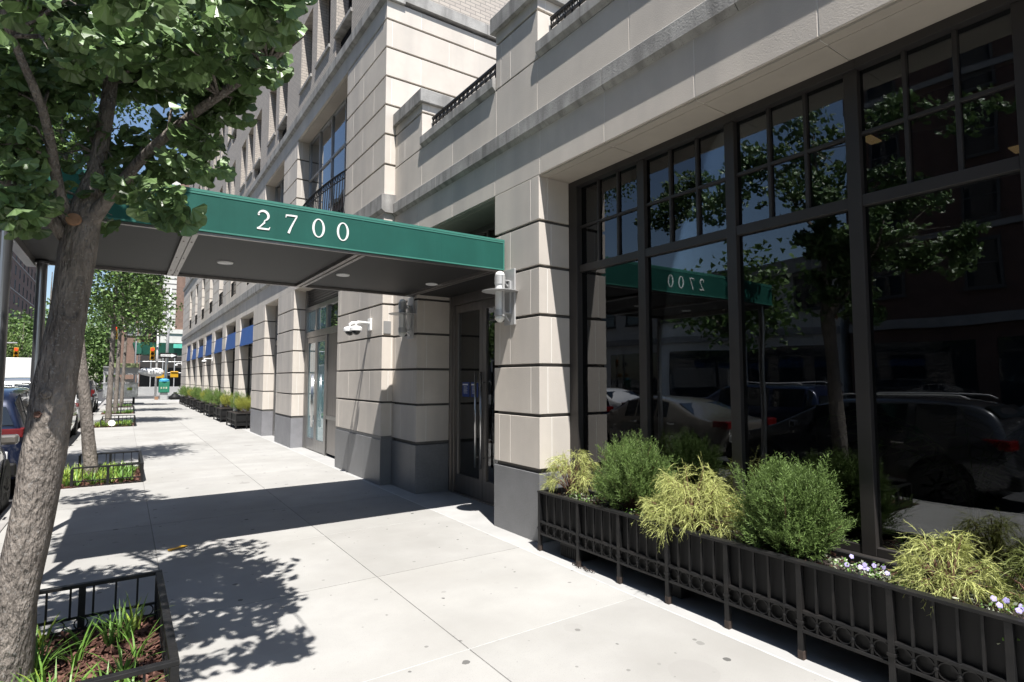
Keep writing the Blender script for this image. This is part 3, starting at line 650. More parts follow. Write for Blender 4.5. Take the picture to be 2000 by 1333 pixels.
b.box(CX0 - .004, CX1 + .004, CY0 - 0.004, CY0 - 0.0005, CZ0 + 0.001, CZ0 + 0.014); b.box(CX1 - 0.012, CX1 + .004, CY0 - 0.004, CY0 - .0005, CZ0 + .014, CZ1 - .018)
b.build('canvas_trim', [GREENT], can)
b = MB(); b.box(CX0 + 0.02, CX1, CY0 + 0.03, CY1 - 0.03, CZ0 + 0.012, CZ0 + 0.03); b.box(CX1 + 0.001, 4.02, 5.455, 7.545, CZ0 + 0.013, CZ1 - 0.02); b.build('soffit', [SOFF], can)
b = MB(); b.box(CX0 + .02, CX1, CY0 + 0.021, CY0 + 0.06, CZ0 - 0.02, CZ0 + 0.011); b.build('edge_rail', [DSTEEL], can)
b = MB(); b.box(CX0 + .02, CX1, CY1 - 0.06, CY1 - 0.021, CZ0 - 0.02, CZ0 + 0.011); b.build('edge_rail', [DSTEEL], can)
for xb in (0.41, 1.84, 3.36):
    b = MB(); b.box(xb - 0.052, xb - .012, CY0 + 0.061, CY1 - 0.061, CZ0 - 0.022, CZ0 + 0.011); b.box(xb + 0.012, xb + 0.052, CY0 + .061, CY1 - .061, CZ0 - 0.022, CZ0 + 0.011); b.box(xb - .011, xb + .011, CY0 + .061, CY1 - .061, CZ0 - 0.012, CZ0 + 0.011)
    for yy in (5.6, 6.4, 7.2):
        for s_ in (-.03, .03): b.lathe([(0.008, 0), (0.005, -0.006)], (xb + s_, yy, CZ0 - 0.022), n=8)
    b.build('cross_beam', [DSTEEL], can)
b = MB(); b.box(CX0 + 0.021, CX0 + 0.10, CY0 + .061, CY1 - .061, CZ0 - 0.06, CZ0 + 0.011); b.build('cross_beam', [DSTEEL], can)
for xl in (-0.40, 0.83, 2.08, 3.24):
    b = MB(); b.lathe([(0.0, 0.002), (0.062, 0.002), (0.074, -0.004), (0.078, 0.004), (0.078, 0.01)], (xl, 6.56, CZ0 + 0.003), n=28); b.build('recessed_light', [WHITE], can, smooth=False)
for yp in (CY0 + 0.12, CY1 - 0.12):
    b = MB(); b.lathe([(0.10, 0.0), (0.10, 0.012), (0.045, 0.014), (0.045, 2.84), (0.06, 2.842), (0.06, 2.862)], (-0.745, yp, 0.0), n=24); b.build('post', [POSTM], can, smooth=False, bevel=0)
# numerals
def stroke(pts, ws):
    P = [Vector((p[0], p[1], 0)) for p in pts]; Lf = []; Rt = []
    for i, p in enumerate(P):
        d = (P[min(i + 1, len(P) - 1)] - P[max(0, i - 1)]).normalized(); n = Vector((-d.y, d.x, 0)) * ws[i] / 2
        Lf.append((p + n)[:2]); Rt.append((p - n)[:2])
    return Lf, Rt
def add_strip(mb, Lf, Rt, ox, oz, h, y):
    k = []
    for i in range(len(Lf) - 1):
        mb.prism([Lf[i], Rt[i], Rt[i + 1], Lf[i + 1]], lambda p, d: (ox + p[0] * h, d, oz + p[1] * h), y - 0.0015 - 0.0006 * (i % 2), y - 0.0045)
def num_two(mb, ox, oz, h, y):
    c = []; w_ = []
    for i in range(19):
        a = R(165 - i * 13.2); c.append((0.30 + 0.245 * math.cos(a), 0.715 + 0.245 * math.sin(a))); w_.append(0.05 + 0.075 * max(0, math.sin(R(min(180, i * 10)))))
    c += [(0.36, 0.36), (0.18, 0.16), (0.06, 0.05)]; w_ += [0.085, 0.06, 0.05]
    add_strip(mb, *stroke(c, w_), ox, oz, h, y)
    add_strip(mb, *stroke([(0.02, 0.045), (0.3, 0.045), (0.58, 0.05), (0.63, 0.17)], [0.09, 0.09, 0.09, 0.03]), ox, oz, h, y - 0.0007)
    mb.lathe([(0.05 * h, 0), (0.05 * h, 0.003)], (ox + 0.085 * h, y - 0.0045, oz + 0.76 * h), (0, 1, 0), 10)
def num_seven(mb, ox, oz, h, y):
    add_strip(mb, *stroke([(0.05, 0.80), (0.07, 0.93), (0.3, 0.945), (0.62, 0.945)], [0.03, 0.085, 0.09, 0.09]), ox, oz, h, y)
    add_strip(mb, *stroke([(0.60, 0.93), (0.45, 0.62), (0.30, 0.28), (0.20, 0.0)], [0.06, 0.075, 0.095, 0.115]), ox, oz, h, y - 0.0007)
def num_zero(mb, ox, oz, h, y):
    n = 40
    for i in range(n):
        q = []
        for t in (i, i + 1):
            a = 2 * math.pi * t / n
            q.append(((0.36 + 0.33 * math.cos(a), 0.5 + 0.51 * math.sin(a)), (0.36 + 0.215 * math.cos(a), 0.5 + 0.455 * math.sin(a))))
        mb.prism([q[0][0], q[0][1], q[1][1], q[1][0]], lambda p, d: (ox + p[0] * h, d, oz + p[1] * h), y - 0.0015, y - 0.0045)
for fn, x in ((num_two, 0.895), (num_seven, 1.125), (num_zero, 1.36), (num_zero, 1.585)):
    b = MB(); fn(b, x, 2.947, 0.172, CY0); b.build('numeral', [CREAMW], can)
# ------------------------------------------------------------------ wall lamps
def sconce(y, label):
    s = thing('wall_sconce', label, 'wall lamp', (3.5, y, 2.24), 'entrance wall lamps')
    X = 3.5
    b = MB(); b.box(X - 0.022, X - 0.001, y - 0.10, y + 0.10, 2.24, 2.86); b.box(X - 0.045, X - 0.022, y - 0.045, y + 0.045, 2.36, 2.72); b.build('back_plate', [SILV], s, bevel=0.002)
    cx_ = X - 0.145
    b = MB(); b.lathe([(0.008, 0.0), (0.2, 0.0), (0.2, 0.006), (0.008, 0.006)], (cx_, y, 2.60), n=40); b.build('disc', [SILV], s)
    b = MB(); b.lathe([(0.052, 0), (0.052, 0.30)], (cx_, y, 2.38), n=24); b.build('tube', [WHITE], s, smooth=False)
    for z0, z1 in ((2.68, 2.77), (2.335, 2.40)):
        b = MB(); b.lathe([(0.06, 0), (0.06, z1 - z0)], (cx_, y, z0), n=24); b.build('collar', [SILV], s)
    b = MB(); b.lathe([(0.054, 0.0), (0.052, 0.02), (0.04, 0.042), (0.022, 0.054), (0.0, 0.058)], (cx_, y, 2.77), n=24); b.build('top_dome', [WHITE], s, smooth=True)
    b = MB(); b.lathe([(0.0, 0), (0.025, 0.006), (0.042, 0.022), (0.052, 0.05), (0.052, 0.075)], (cx_, y, 2.26), n=24); b.build('globe', [mat('opal glass', (0.7, 0.7, 0.66), 0.2, 0.02)] if 'opal glass' not in MATS else [MATS['opal glass']], s, smooth=True)
    for yy in (y - 0.068, y + 0.068):
        b = MB(); b.box(cx_ - 0.012, cx_ + 0.012, yy - 0.005, yy + 0.005, 2.33, 2.775); b.build('side_bar', [SILV], s)
    for zz in (2.70, 2.34):
        b = MB(); b.bar((cx_ + 0.05, y, zz + 0.03), (X - 0.02, y, zz + 0.03), 0.05, 0.012, 0); b.bar((cx_ + 0.055, y, zz + 0.02), (X - 0.022, y, zz - 0.055), 0.02, 0.012, 0); b.build('bracket', [SILV], s)
sconce(5.12, 'sunlit aluminium disc wall lamp on the pier right of the entrance doors')
sconce(7.75, 'shaded aluminium disc wall lamp left of the entrance doors under the canopy')
def camera_pair(x, y, z, label, n=2):
    c = thing('security_camera', label, 'security camera', (x, y, z), 'white dome cameras on the facade')
    b = MB(); b.box(x - 0.03, x - 0.001, y - 0.07, y + 0.07, z, z + 0.20); b.build('wall_bracket', [WHITE], c, bevel=0.006)
    for k in range(n):
        yy = y + (-0.13 if k else 0.06); xx = x - 0.33 + 0.04 * k
        b = MB(); b.tube([(x - 0.02, y + 0.02 * k, z + 0.12), (x - 0.15, (y + yy) / 2, z + 0.12), (xx + 0.03, yy, z + 0.115), (xx, yy, z + 0.09), (xx, yy, z + 0.05)], 0.024, 10); b.build('arm', [WHITE], c, smooth=True)
        b = MB(); b.lathe([(0.092, 0.0), (0.098, 0.01), (0.098, 0.052), (0.074, 0.076), (0.03, 0.086)], (xx, yy, z - 0.03), n=24); b.build('housing', [WHITE], c, smooth=False)
        b = MB(); b.lathe([(0.0, -0.064), (0.038, -0.053), (0.061, -0.03), (0.072, 0.0)], (xx, yy, z - 0.031), n=20); b.build('lens_dome', [CARGL], c, smooth=True)
camera_pair(3.32, 8.96, 2.44, 'pair of white dome cameras on one bracket between glass doors and canopy')
camera_pair(3.32, 29.3, 2.45, 'single white dome camera on a far pier under the tall blue awning', 1)
camera_pair(3.32, 46.3, 2.6, 'tiny white dome camera on the far corner of the building', 1)
b = MB(); b.box(3.34, 3.46, 8.433, 8.4485, 2.36, 2.56); o = b.build('wall_plate', [GREYM], bevel=0.002); tag(o, 'small grey metal plate on the stone return beside the shaded wall lamp', 'wall plate')

# ------------------------------------------------------------------ vegetation helpers
def rdir(rn):
    while True:
        v = Vector((rn.uniform(-1, 1), rn.uniform(-1, 1), rn.uniform(-1, 1)))
        if 0.05 < v.length < 1: return v.normalized()
def fan_leaf(mb, p, stem, nrm, s, rn):
    """one ginkgo leaf: a fan with a wavy, notched outer edge on a short stalk"""
    d = stem.normalized(); sx = d.cross(nrm)
    if sx.length < 1e-3: return
    sx.normalize(); up = sx.cross(d).normalized(); k = len(mb.v)
    mb.v.append(tuple(p)); n = 9; cup = rn.uniform(-0.22, 0.3); wv = rn.uniform(0, 6)
    for i in range(n + 1):
        a = R(-66 + 132 * i / n); r = s * (0.74 + 0.03 * math.sin(2.2 * i + wv)) * (0.93 if i in (4, 5) else 1.0) * (0.9 if i in (0, n) else 1)
        mb.v.append(tuple(p + d * (r * math.cos(a)) + sx * (r * 1.05 * math.sin(a)) + up * (cup * s * (math.sin(a) ** 2) + 0.05 * s * math.sin(2.2 * i + wv))))
    for i in range(n): mb.f.append((k, k + 1 + i, k + 2 + i)); mb.m.append(0)
    q = p - d * s * 0.55; t = sx * 0.0012
    k = len(mb.v); mb.v += [tuple(q - t), tuple(q + t), tuple(p)]; mb.f.append((k, k + 1, k + 2)); mb.m.append(0)
def small_leaf(mb, p, rn, s):
    d = rdir(rn); d.z = d.z * 0.5 - 0.25; d.normalize(); n = rdir(rn); x = d.cross(n)
    if x.length < 1e-3: return
    x.normalize(); u = x.cross(d) * s * rn.uniform(-.2, .3); k = len(mb.v)
    mb.v += [tuple(p), tuple(p + d * s * 0.75 - x * s * 0.55 + u), tuple(p + d * s * 0.85), tuple(p + d * s * 0.75 + x * s * 0.55 + u)]
    mb.f += [(k, k + 1, k + 2), (k, k + 2, k + 3)]; mb.m += [0, 0]
def crown(name, ells, n, s, rn, mt, parent, fan=False, shoots=True):
    mb = MB(); vol = [(e[3] * e[4] * e[5] if len(e) < 7 else e[3] ** 2 * e[6]) for e in ells]; tot = sum(vol)
    for e, v in zip(ells, vol):
        k = max(3, int(n * v / tot)); c = Vector(e[:3])
        nsh = max(1, k // (9 if fan else 14))
        for _ in range(nsh):
            d = rdir(rn); rr = rn.random() ** 0.45
            q = c + Vector((d.x * e[3], d.y * e[4], d.z * e[5])) * rr
            m_ = k // nsh
            dn = rdir(rn); dn.z = abs(dn.z) * .3
            for j in range(m_):
                if fan:
                    out = rdir(rn); out.z = out.z * 0.55 - 0.25
                    p = q + out * s * rn.uniform(0.4, 1.1); st = out + Vector((0, 0, -0.75 * rn.random()))
                    nr = Vector((rn.uniform(-.8, .5), rn.uniform(-1.2, .15), rn.uniform(-.05, .8)))
                    fan_leaf(mb, p, st, nr, s * rn.uniform(0.65, 1.15), rn)
                else:
                    p = q + Vector((rn.gauss(0, 1), rn.gauss(0, 1), rn.gauss(0, 0.8))) * s * 1.7
                    small_leaf(mb, p, rn, s * rn.uniform(0.6, 1.2))
    return mb.build(name, [mt], parent)

# ------------------------------------------------------------------ near ginkgo tree
rn = random.Random(11)
t1 = thing('ginkgo_tree', 'big leaning ginkgo in the foreground, its trunk forking under the canopy corner', 'tree', (-0.455, 4.02, 0), 'ginkgo street trees')
def trunkmesh(segs, parent, name, n=22, wob=0.035, mt=BARK, seed=1):
    r_ = random.Random(seed); mb = MB()
    for pts, rad in segs:
        P = []; Q = []
        for i in range(len(pts) - 1):
            a, c = Vector(pts[i]), Vector(pts[i + 1]); k = max(2, int((c - a).length / 0.10))
            for j in range(k): t = j / k; P.append(a.lerp(c, t)); Q.append(rad[i] * (1 - t) + rad[i + 1] * t)
        P.append(Vector(pts[-1])); Q.append(rad[-1])
        # smooth path
        for _ in range(2): P = [P[0]] + [(P[i - 1] + P[i] * 2 + P[i + 1]) / 4 for i in range(1, len(P) - 1)] + [P[-1]]
        mb.tube(P, Q, n if rad[0] > 0.05 else 9, 0, True, wob, r_)
    return mb.build(name, [mt], parent, smooth=True)
trunkmesh([([(-0.475, 4.04, -0.05), (-0.455, 4.03, 0.12), (-0.43, 4.0, 0.45), (-0.38, 4.0, 0.9), (-0.335, 4.0, 1.35), (-0.305, 4.0, 1.7), (-0.268, 4.0, 2.1), (-0.242, 4.0, 2.38), (-0.225, 4.0, 2.58), (-0.18, 4.0, 2.85), (-0.13, 4.0, 3.4), (-0.1, 4.02, 4.2), (-.1, 4.05, 5.0)],
             [0.142, 0.115, 0.1, 0.095, 0.095, 0.09, 0.085, 0.094, 0.085, 0.042, 0.034, 0.027, 0.015])], t1, 'trunk', seed=3)
def limb(pts, rad): trunkmesh([(pts, rad)], t1, 'limb', n=12, seed=len(pts))
limb([(-0.22, 4.0, 2.5), (-0.12, 3.88, 2.66), (0.02, 3.68, 2.85), (0.14, 3.5, 2.97), (0.35, 3.22, 3.13), (0.54, 3.0, 3.26), (0.7, 2.9, 3.42)], [0.048, 0.035, 0.027, 0.025, 0.023, 0.020, 0.008])
limb([(-0.26, 4.0, 2.48), (-0.345, 3.95, 2.66), (-0.355, 3.82, 2.83), (-0.39, 3.62, 3.03), (-0.5, 3.4, 3.24), (-0.6, 3.2, 3.6)], [0.042, 0.030, 0.024, 0.021, 0.017, 0.008])
limb([(-0.30, 4.0, 2.45), (-0.42, 4.0, 2.62), (-0.6, 4.0, 2.72), (-0.9, 3.9, 3.0), (-1.3, 3.7, 3.4)], [0.045, 0.035, 0.03, 0.022, 0.01])
limb([(-0.12, 4.0, 3.6), (-0.5, 4.5, 4.2), (-1.0, 5.0, 4.8)], [0.03, 0.02, 0.01])
b = MB(); b.lathe([(0.038, 0), (0.034, 0.012), (0.0, 0.016)], (-0.265, 3.905, 2.53), (-0.15, -1, 0.15), 14); b.build('pruning_scar', [CUTW], t1, smooth=False)
b = MB(); b.ring((-0.345, 3.908, 1.57), (-0.1, -1, 0.1), 0.022, 0.006, 16, 6); b.lathe([(0.022, -.01), (0.018, 0.004), (0.0, 0.008)], (-0.345, 3.908, 1.57), (-0.1, -1, 0.1), 12); b.build('knot', [BARK], t1, smooth=True)
b = MB(); b.lathe([(0.05, -.02), (0.035, 0.012), (0.012, 0.004)], (-0.258, 3.925, 2.0), (0.25, -1, 0.3), 12); b.build('knot', [BARK], t1, smooth=True)
b = MB(); b.lathe([(0.022, -.01), (0.018, 0.003), (0.008, -0.006)], (-0.375, 3.912, 1.46), (-0.25, -1, 0.1), 5); b.build('bark_wound', [mat('reddish inner bark', (0.11, 0.06, 0.045), .9, .3)], t1)
NEAR = [
        (-0.62,3.62,3.57,0.17,0.2,0.13,1.2), (-0.8,4.32,3.7,0.17,0.2,0.13,1.2), (-0.74,4.25,3.54,0.17,0.2,0.13,1.2), (-0.53,3.67,3.67,0.17,0.2,0.13,1.2), (-0.6,4.16,3.74,0.17,0.2,0.13,1.2), 
        (-0.53,4.04,3.45,0.17,0.2,0.13,1.2), (-0.38,3.43,3.6,0.17,0.2,0.13,1.2), (-0.42,3.57,3.47,0.17,0.2,0.13,1.2), (-0.42,3.95,3.45,0.17,0.2,0.13,1.2), 
        (-0.23,3.31,3.6,0.17,0.2,0.13,1.2), (-0.27,3.68,3.62,0.17,0.2,0.13,1.2), (-0.18,3.38,3.26,0.17,0.2,0.13,1.2), (-0.08,4.03,4.05,0.17,0.2,0.13,1.2), 
        (-0.07,3.88,3.75,0.17,0.2,0.13,1.2), (-0.12,4.25,3.69,0.17,0.2,0.13,1.2), (0.02,3.94,4.04,0.17,0.2,0.13,1.2), (0.05,3.44,3.57,0.17,0.2,0.13,1.2), (0.11,3.93,3.66,0.17,0.2,0.13,1.2), 
        (0.23,4.02,4.16,0.17,0.2,0.13,1.2), (0.23,3.82,3.85,0.17,0.2,0.13,1.2), (0.22,3.15,3.3,0.17,0.2,0.13,1.2), (0.32,3.1,3.66,0.17,0.2,0.13,1.2), (0.45,3.66,3.87,0.17,0.2,0.13,1.2), 
        (0.39,3.6,3.54,0.17,0.2,0.13,1.2), (0.57,3.49,4.02,0.17,0.2,0.13,1.2), (0.47,2.83,3.41,0.17,0.2,0.13,1.2), (0.56,3.38,3.5,0.17,0.2,0.13,1.2), (0.61,3.08,3.41,0.11,0.13,0.09,2.0), 
        (0.51,3.16,3.34,0.12,0.14,0.1,2.0), (0.46,3.32,3.31,0.12,0.14,0.1,2.0), (0.45,3.45,3.26,0.08,0.09,0.07,2.0), (0.5,3.42,3.2,0.06,0.07,0.05,2.0), (0.52,3.41,3.15,0.05,0.06,0.04,2.0), 
        (0.33,3.41,3.31,0.16,0.18,0.14,2.0), (0.2,3.73,3.45,0.17,0.2,0.14,2.0), (0.08,3.93,3.5,0.16,0.18,0.14,2.0), (-0.12,4.06,3.53,0.15,0.17,0.13,2.0), 
        (-0.27,4.05,3.45,0.13,0.15,0.11,2.0), (-0.39,3.91,3.31,0.13,0.15,0.11,2.0), (-0.52,3.76,3.25,0.15,0.17,0.13,2.0), (0.29,3.45,3.13,0.13,0.15,0.11,2.0), 
        (0.19,3.64,3.07,0.12,0.14,0.1,2.0), (0.31,3.34,2.92,0.09,0.1,0.08,2.0), (0.33,3.21,2.75,0.06,0.07,0.05,2.0), (0.24,3.39,2.82,0.09,0.1,0.08,2.0), (0.14,3.69,2.93,0.1,0.11,0.09,2.0), 
        (0.01,4.01,3.11,0.1,0.11,0.09,2.0), (-0.09,4.08,3.07,0.09,0.1,0.08,2.0), (-0.21,4.04,3.12,0.09,0.1,0.08,2.0), (0.15,3.34,2.62,0.08,0.09,0.07,2.0), 
        (0.09,3.27,2.53,0.07,0.08,0.06,2.0), (0.21,3.19,2.51,0.05,0.06,0.04,2.0), (0.15,3.23,2.45,0.05,0.06,0.04,2.0), (0.03,3.54,2.66,0.08,0.09,0.07,2.0), 
        (-0.07,3.85,2.75,0.09,0.1,0.08,2.0), (-0.05,3.95,2.88,0.09,0.1,0.08,2.0), (-0.2,4.05,2.85,0.07,0.08,0.06,2.0), (-0.56,3.91,3.12,0.13,0.15,0.11,2.0), 
        (-0.54,3.8,2.89,0.13,0.15,0.11,2.0), (-0.46,3.86,2.87,0.1,0.11,0.09,2.0), (-0.51,3.67,2.64,0.12,0.14,0.1,2.0), (-0.44,3.63,2.54,0.1,0.11,0.09,2.0), 
        (-0.5,3.56,2.43,0.08,0.09,0.07,2.0), (-0.38,3.83,2.58,0.06,0.07,0.05,2.0), (-0.47,4.0,2.77,0.08,0.09,0.07,2.0), (-0.32,4.01,2.93,0.06,0.07,0.05,2.0), 
        (-0.26,3.99,2.67,0.05,0.06,0.04,2.0), (-0.14,4.03,2.61,0.05,0.06,0.04,2.0), 
        (0.35,2.75,3.15,.15,.2,.1,1.4), (0.2,2.8,3.15,.16,.2,.1,1.4), (0.05,2.8,3.1,.16,.2,.1,1.4), (-0.1,2.8,3.05,.15,.2,.1,1.3), (0.44,2.35,3.2,.14,.18,.12,1.6), (0.36,2.15,3.05,.12,.16,.1,1.6), (0.50,2.2,3.3,.14,.18,.12,1.6), (0.2,2.3,3.1,.14,.18,.1,1.0), (0.0,2.4,3.05,.14,.18,.1,1.0), (-.3,2.5,3.0,.14,.18,.1,1.0),
        (-.55,5.9,4.7,.4,.55,.35,1.6), (-.7,6.7,5.2,.45,.6,.4,1.3), (-.4,5.2,5.1,.45,.5,.4,1.3), (-.9,7.4,5.0,.5,.6,.4,1.2), (-.5,4.4,5.5,.4,.5,.4,1.0), (-.35,3.1,5.2,.35,.45,.3,.9), (-.55,2.4,5.0,.35,.45,.3,.8), (-.75,3.1,4.1,.4,.4,.25,1.0), (-.35,3.3,4.35,.3,.35,.22,1.0),
        (-1.1,3.7,3.5,.5,.6,.35,.5), (0.1,3.9,4.3,.5,.5,.35,.6), (-0.2,4.1,4.9,.5,.6,.4,.5), (-1.0,5.0,4.8,.5,.6,.5,.4)]
NEAR = [((e[0] - 0.06,) + e[1:] if e[0] > 0.42 else e) for e in NEAR]
tw = MB(); r_ = random.Random(77); src = [(0.02, 3.68, 2.85), (0.14, 3.5, 2.97), (0.35, 3.22, 3.13), (0.54, 3.0, 3.26), (-0.355, 3.82, 2.83), (-0.39, 3.62, 3.03), (-0.5, 3.4, 3.24), (-0.13, 4.0, 3.4), (-0.18, 4.0, 2.95), (-0.1, 4.02, 4.2), (-.1, 4.05, 4.9), (-.42, 4.0, 2.62)]
for e in NEAR:
    c = Vector(e[:3]); a = min((Vector(q) for q in src), key=lambda q: (q - c).length)
    if c.z < a.z - 0.12: continue
    for k in range(2):
        tip = c + Vector((r_.uniform(-1, 1) * e[3], r_.uniform(-1, 1) * e[4], r_.uniform(-1, .6) * e[5])); m_ = a.lerp(tip, .55) + Vector((r_.uniform(-.04, .04), r_.uniform(-.04, .04), .05))
        tw.tube([a, m_, tip], [0.009, 0.006, 0.002], 5)
tw.build('twigs', [BARK], t1, smooth=True)
mb_ = crown('crown', NEAR, 11500, 0.082, rn, LEAF, t1, fan=True)

# ------------------------------------------------------------------ the other street trees
def street_tree(name, label, x, y, h, r, ells, nl, s, seed, mt=LEAFD, lean=(-0.1, 0.1), group=None, fork=2.6):
    r_ = random.Random(seed); t = thing(name, label, 'tree', (x, y, 0), group)
    top = Vector((x + lean[0] * h, y + lean[1] * h, h)); mid = Vector((x + lean[0] * fork, y + lean[1] * fork, fork))
    segs = [([(x, y, -0.1), (x + lean[0] * 1, y, 1.0), tuple(mid), tuple(mid.lerp(top, 0.5)), tuple(top)], [r * 1.25, r, r * 0.85, r * 0.5, r * 0.15])]
    for e in ells[:7]:
        c = Vector(e[:3]); s0 = mid.lerp(top, r_.uniform(0.05, 0.5)); segs.append(([tuple(s0), tuple(s0.lerp(c, 0.5) + Vector((0, 0, -.1))), tuple(c)], [r * 0.4, r * 0.25, r * 0.08]))
    trunkmesh(segs, t, 'trunk', n=12, wob=0.05, seed=seed)
    crown('crown', ells, nl, s, r_, mt, t); return t
G = 'ginkgo street trees'
street_tree('ginkgo_tree', 'dark ginkgo behind the canopy posts, second along the kerb', -0.375, 11.8, 9.0, 0.085,
            [(-1.3, 11.6, 5.6, .8, 1.0, .8), (-0.7, 11.8, 6.8, .9, 1.1, .9), (-1.9, 11.4, 6.6, .9, 1.1, 1.0), (-1.2, 11.6, 8.2, 1.0, 1.2, 1.0), (-2.2, 12, 5.2, .8, .9, .8), (-0.3, 12.3, 8.0, .6, .8, .7), (-1.6, 11.0, 4.7, .6, .6, .5), (-2.8, 11, 7.5, 1, 1, 1), (-0.9, 12.6, 4.6, .5, .7, .45), (-0.75, 11.8, 5.4, .5, .7, .5), (-1.6, 12.2, 5.9, .8, .9, .8), (-0.2, 11.6, 7.0, .5, .7, .6)], 17000, 0.085, 21, lean=(-0.12, 0.01), group=G)
street_tree('ginkgo_tree', 'ginkgo with low hanging crown at the third tree pit, a white sign at its foot', -0.42, 24.5, 8.5, 0.085,
            [(-.3, 24.4, 5.4, 1.0, 1.2, 1.1), (0.45, 24.3, 5.0, .8, 1.0, .9), (-1.0, 24.3, 4.6, .7, .9, .9), (0.0, 24.2, 4.0, .7, .8, .6), (0.95, 24.3, 4.7, .45, .6, .6), (-.4, 24.4, 7.2, 1.0, 1.2, 1.2), (0.5, 24.2, 6.4, 0.8, 1, 1), (-1.2, 24.6, 6.0, .8, .9, 1), (-.6, 24.1, 3.7, .4, .5, .4)], 5200, 0.13, 22, lean=(0.01, 0.0), group=G, fork=3.4)
street_tree('ginkgo_tree', 'dark ginkgo at the fourth tree pit, just behind the low hanging one', -0.30, 32.9, 8.5, 0.09,
            [(0.2, 33, 5.6, 1.2, 1.2, 1.2), (1.2, 33, 5.2, .8, 1, .9), (-.9, 33, 5.2, 1, 1.1, 1), (0.2, 33, 7.4, 1.2, 1.2, 1.1), (1.2, 32.8, 4.3, .5, .7, .6), (0.1, 32.7, 4.2, .6, .7, .5)], 3600, 0.15, 23, lean=(0.01, 0), group=G, fork=3.6)
street_tree('ginkgo_tree', 'slender crooked ginkgo at the last tree pit before the crossing', -0.10, 40.6, 8.0, 0.09,
            [(0.3, 40.6, 5.8, 1.1, 1.1, 1.1), (1.3, 40.5, 5.4, .8, 1, .9), (-.8, 40.6, 5.6, 1, 1, 1), (0.8, 40.5, 4.4, .6, .7, .6), (0.3, 40.6, 7.2, 1, 1, .9)], 2400, 0.16, 24, lean=(0.02, 0), group=G, fork=3.8)
street_tree('ginkgo_tree', 'ginkgo nearest behind the viewer, seen only in the shop window reflection', -0.40, -3.8, 9.0, 0.15,
            [(-.4, -3.6, 5.6, 1.3, 1.3, 1.1), (0.3, -3.4, 4.6, .9, 1, .8), (-1.2, -4, 5.2, 1, 1, 1), (-.4, -3.8, 7.4, 1.3, 1.3, 1.2), (0.5, -4.4, 6.2, .9, .9, .9)], 2600, 0.15, 25, lean=(0.0, 0), group=G, fork=3.2)
# median and far trees
rt = random.Random(5)
for i, (x, y, h, rr) in enumerate([(-10, 49.0 + 16, 7, 2.4), (-9.8, 84, 8, 2.6), (-10.2, 100, 9, 3), (-9.9, 118, 9, 3), (-10, 30, 6.5, 2.0), (-10, 12, 6.5, 2.2)]):
    e = [(x + rt.uniform(-.5, .5) * rr, y + rt.uniform(-.5, .5) * rr, h * 0.62 + rt.uniform(-.3, .5) * rr, rr * rt.uniform(.4, .7), rr * rt.uniform(.4, .7), rr * rt.uniform(.35, .55)) for _ in range(8)]
    street_tree('median_tree', ['pale green small tree on the median by the traffic light', 'round tree on the median beyond the pale one', 'large tree on the far median', 'farthest tree on the median', 'median tree across the road from the third tree pit', 'median tree facing the canopy'][i], x, y, h, 0.14, e, 2200, 0.22, 60 + i, LEAFP if i in (0,) else LEAFD, (0.02, 0), 'trees on the median', 2.2)
for i in range(9):
    x = -15 + 2.1 * i + rt.uniform(-1, 1); y = 108 + (i % 3) * 12; h = 15 + rt.uniform(-2, 4); rr = 5
    e = [(x + rt.uniform(-.6, .6) * rr, y + rt.uniform(-.5, .5) * rr, h * 0.42 + rt.uniform(-.8, .9) * rr, rr * rt.uniform(.4, .6), rr * rt.uniform(.4, .6), rr * rt.uniform(.35, .55)) for _ in range(14)] + [(x, y, 2.0, 4.5, 2.0, 2.2)]
    street_tree('park_tree', 'tall dark green tree closing the far end of the street', x, y, h, 0.3, e, 2600, 0.5, 80 + i, LEAFD, (0, 0), 'trees at the end of the street', 4)

# ------------------------------------------------------------------ long planter with its iron fence
PY0, PY1 = -0.62, 4.43
pl = thing('window_planter', 'long black steel planter with ring-pattern iron railing under the shop windows', 'planter', (3.58, 1.9, 0))
b = MB(); b.box(3.388, 3.43, PY0, PY1, 0.17, 0.55); b.box(3.80, 3.825, PY0, PY1, 0.17, 0.55); b.box(3.43, 3.80, PY0, PY0 + .02, 0.17, .55); b.box(3.43, 3.80, PY1 - .02, PY1, 0.17, .55); b.box(3.43, 3.80, PY0 + .02, PY1 - .02, 0.17, 0.19)
for y in (4.2, 2.9, 1.4, -.3): b.box(3.5, 3.75, y - .04, y + .04, 0.0, 0.17)
b.build('trough', [BLACKP], pl, bevel=0.003)
posts = [4.42, 3.86, 3.36, 2.865, 2.365, 1.87, 1.385, 0.90, 0.41, -0.08, -0.6]
xf = 3.365
b = MB(); b.box(xf - 0.022, xf + 0.035, PY0, PY1 + 0.01, 0.548, 0.566); b.box(3.37, 3.84, PY1 - 0.02, PY1 + .012, 0.5485, 0.5655); b.build('top_rail', [BLACK], pl, bevel=0.003)
for z in (0.275, 0.165):
    b = MB(); b.box(xf - 0.014, xf + 0.014, PY0, PY1, z - 0.009, z + 0.009); b.build('lower_rail', [BLACK], pl, bevel=0.002)
for i, y in enumerate(posts):
    b = MB(); b.box(xf - 0.017, xf + 0.017, y - 0.016, y + 0.016, -0.02, 0.5475, 0); b.box(xf - .022, xf + .022, y - 0.021, y + 0.021, 0.205, 0.222, 0); b.box(xf - 0.019, xf + 0.019, y - 0.018, y + 0.018, -0.02, 0.05, 1); b.build('post', [BLACK, RUST], pl, bevel=0.002)
